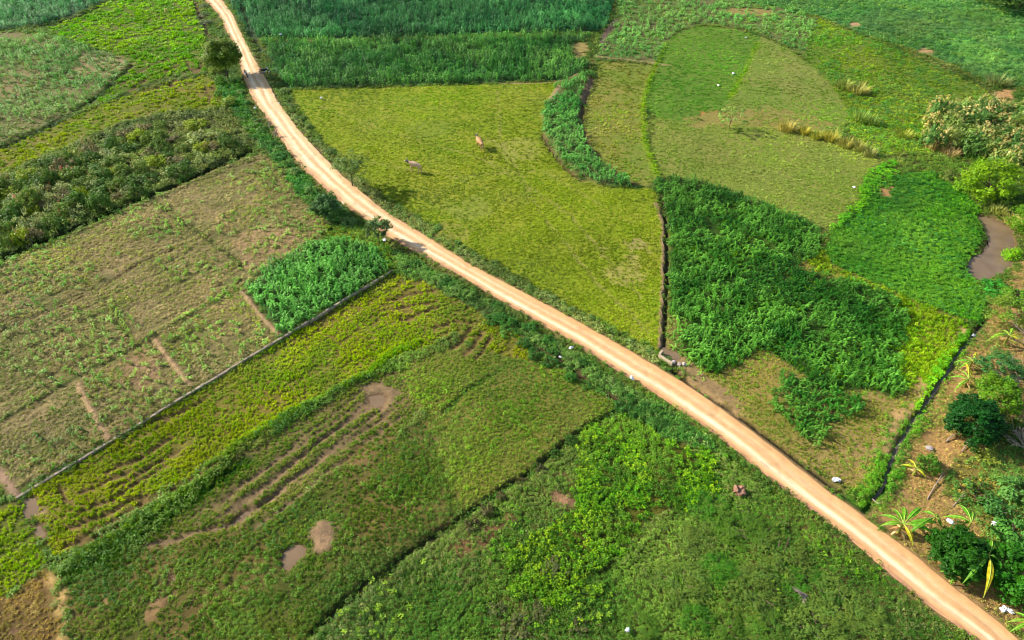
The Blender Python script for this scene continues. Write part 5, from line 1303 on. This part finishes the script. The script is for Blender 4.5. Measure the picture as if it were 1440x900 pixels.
# culvert by the ditch end
def beam(name, a, b, w, h, z, mat, parent, r0):
    a = Vector((a[0]-r0[0], a[1]-r0[1], 0)); b = Vector((b[0]-r0[0], b[1]-r0[1], 0)); d = (b-a).normalized(); n = Vector((-d.y, d.x, 0))*w/2
    e = 0.03; V = []
    for (zz, k) in ((z-h, 1.0), (z-e, 1.0), (z, 1-e/w*2)):
        for p, s, t in ((a, -1, 1), (a, 1, 1), (b, 1, -1), (b, -1, -1)):
            q = p+n*s*k+d*t*(0 if k == 1 else e); V.append((q.x, q.y, zz))
    F = [(0, 3, 2, 1), (8, 9, 10, 11)]
    for l in (0, 4):
        for i in range(4): F.append((l+i, l+(i+1) % 4, l+4+(i+1) % 4, l+4+i))
    return mobj(name, pymesh(name, V, F, mat), parent)
r0 = at(934, 507); root = empty('culvert', (r0[0], r0[1], 0)); props(root, 'small culvert of pale beams where the dark ditch meets the road', 'culvert')
zc = hz(*r0)
M_pale = plain('pale_weathered_beam', (0.48, 0.37, 0.24), 0.85, 0.2, 0.25, 4, 0.02)
beam('beam', at(926, 503), at(945, 515), 0.28, 0.7, zc+0.40, M_pale, root, r0)
beam('beam', at(927, 502), at(931, 497), 0.25, 0.7, zc+0.43, M_pale, root, r0)

def lump_mesh(name, seed, mat, sx=1, sy=1, sz=0.6, rough=0.25, sub=3, smooth=False, crumple=1.7):
    import bmesh
    bm = bmesh.new(); bmesh.ops.create_icosphere(bm, subdivisions=sub, radius=0.5)
    rng = random.Random(seed); o = Vector((rng.uniform(0, 50), rng.uniform(0, 50), rng.uniform(0, 50)))
    from mathutils import noise
    for v in bm.verts:
        k = 1+rough*2*noise.noise(v.co*crumple*2+o)+rough*noise.noise(v.co*crumple*6+o)
        v.co = Vector((v.co.x*sx, v.co.y*sy, v.co.z*sz))*k
    me = bpy.data.meshes.new(name); bm.to_mesh(me); bm.free(); me.materials.append(mat)
    if smooth: me.polygons.foreach_set('use_smooth', [True]*len(me.polygons))
    return me
def lump(name, px, py, w, label, cat, mat, seed, group=None, zz=None, **kw):
    x, y = g3(px, py, 0.3); o = mobj(name, lump_mesh(name, seed, mat, **kw)); o.scale = (w, w, w)
    o.location = (x, y, (hz(x, y) if zz is None else zz)+w*0.2); o.rotation_euler = (0, 0, seed*1.3)
    props(o, label, cat, group)
lump('rock', 1040, 689, 1.15, 'reddish brown boulder standing among the weeds left of the road', 'rock', M_rock, 4, sx=0.9, sz=0.9, rough=0.3)
lump('stone', 948, 507, 0.45, 'pale stone next to the end of the culvert beam', 'stone', M_stone, 5)
lump('stone', 956, 510, 0.4, 'middle one of three pale stones right of the culvert', 'stone', M_stone, 6, sx=1.3)
lump('stone', 963, 510, 0.5, 'largest pale stone, rightmost of three beside the culvert', 'stone', M_stone, 7)
lump('stone', 893, 571, 0.45, 'brown stone on the weedy bank left of the road', 'stone', M_rock, 8)
lump('stone', 1308, 628, 0.6, 'flat pale stone on the red soil above the round green bush', 'stone', M_stone, 9, sz=0.3)
for i, (px, py, w, lab, hz_) in enumerate([
    (1176, 675, 0.62, 'crumpled white plastic bag in the grass right of the road above the ditch end', 0.2), (888, 534, 0.5, 'white plastic bag on the left edge of the road opposite the culvert', 0.5),
    (803, 491, 0.45, 'white plastic bag in the hedge left of the road', 0.75), (541, 338, 0.5, 'white plastic bag at the foot of the small open crowned tree', 0.3),
    (476, 291, 0.6, 'white plastic bag beside the small round dark tree', 0.6), (483, 287, 0.3, 'small white scrap on the road edge by the round dark tree', 0.32),
    (1412, 856, 0.5, 'white plastic bag by the road in the lower right corner, left piece', 0.1), (1421, 859, 0.45, 'white plastic bag by the road in the lower right corner, right piece', 0.1),
    (395, 50, 0.6, 'small white bag between the two far maize bands', 1.7), (452, 139, 0.55, 'small white bag on the pasture near the road', 0.35), (393, 147, 0.35, 'thin white scrap on the right edge of the far road', 0.35),
    (359, 152, 0.4, 'small white scrap on the verge left of the far road', 0.6), (1031, 104, 0.6, 'white scrap on the round green paddock, middle one of three', 0.2), (1049, 53, 0.5, 'white scrap near the top of the round green paddock', 0.2),
    (1010, 121, 0.4, 'white scrap on the round green paddock, lowest of three', 0.2), (1371, 469, 0.4, 'small white scrap at the head of the dark ditch', 0.2),
    (1332, 738, 0.5, 'white rag on top of the dark round tree', 2.7), (1399, 735, 0.45, 'white scrap under the leafy bush at lower right', 0.3), (1201, 263, 0.4, 'white scrap on the bright creeper patch', 0.5),
    (882, 887, 0.35, 'small white scrap in the weeds at the bottom of the photo', 0.4), (788, 501, 0.35, 'pinkish scrap in the ditch under the hedge', 0.4)]):
    x, y = g3(px, py, hz_*0.8)
    o = mobj('plastic_bag', lump_mesh('plastic_bag', 50+i, M_bag, 1, 0.7, 0.5, 0.42, 3, False, 2.2)); o.scale = (w, w, w)
    o.location = (x, y, hz(x, y)+hz_); o.rotation_euler = (0.2, 0.1, i*1.7); props(o, lab, 'litter')
x, y = g3(234, 15, 0.3); o = mobj('plastic_bag', lump_mesh('plastic_bag', 90, plain('yellow_plastic', (0.75, 0.6, 0.15), 0.5, 0.3, 0.1), 1, 0.7, 0.6, 0.4)); o.scale = (0.8,)*3; o.location = (x, y, hz(x, y)+0.5)
props(o, 'pale yellow bag lying in the bright rice at the top left', 'litter')
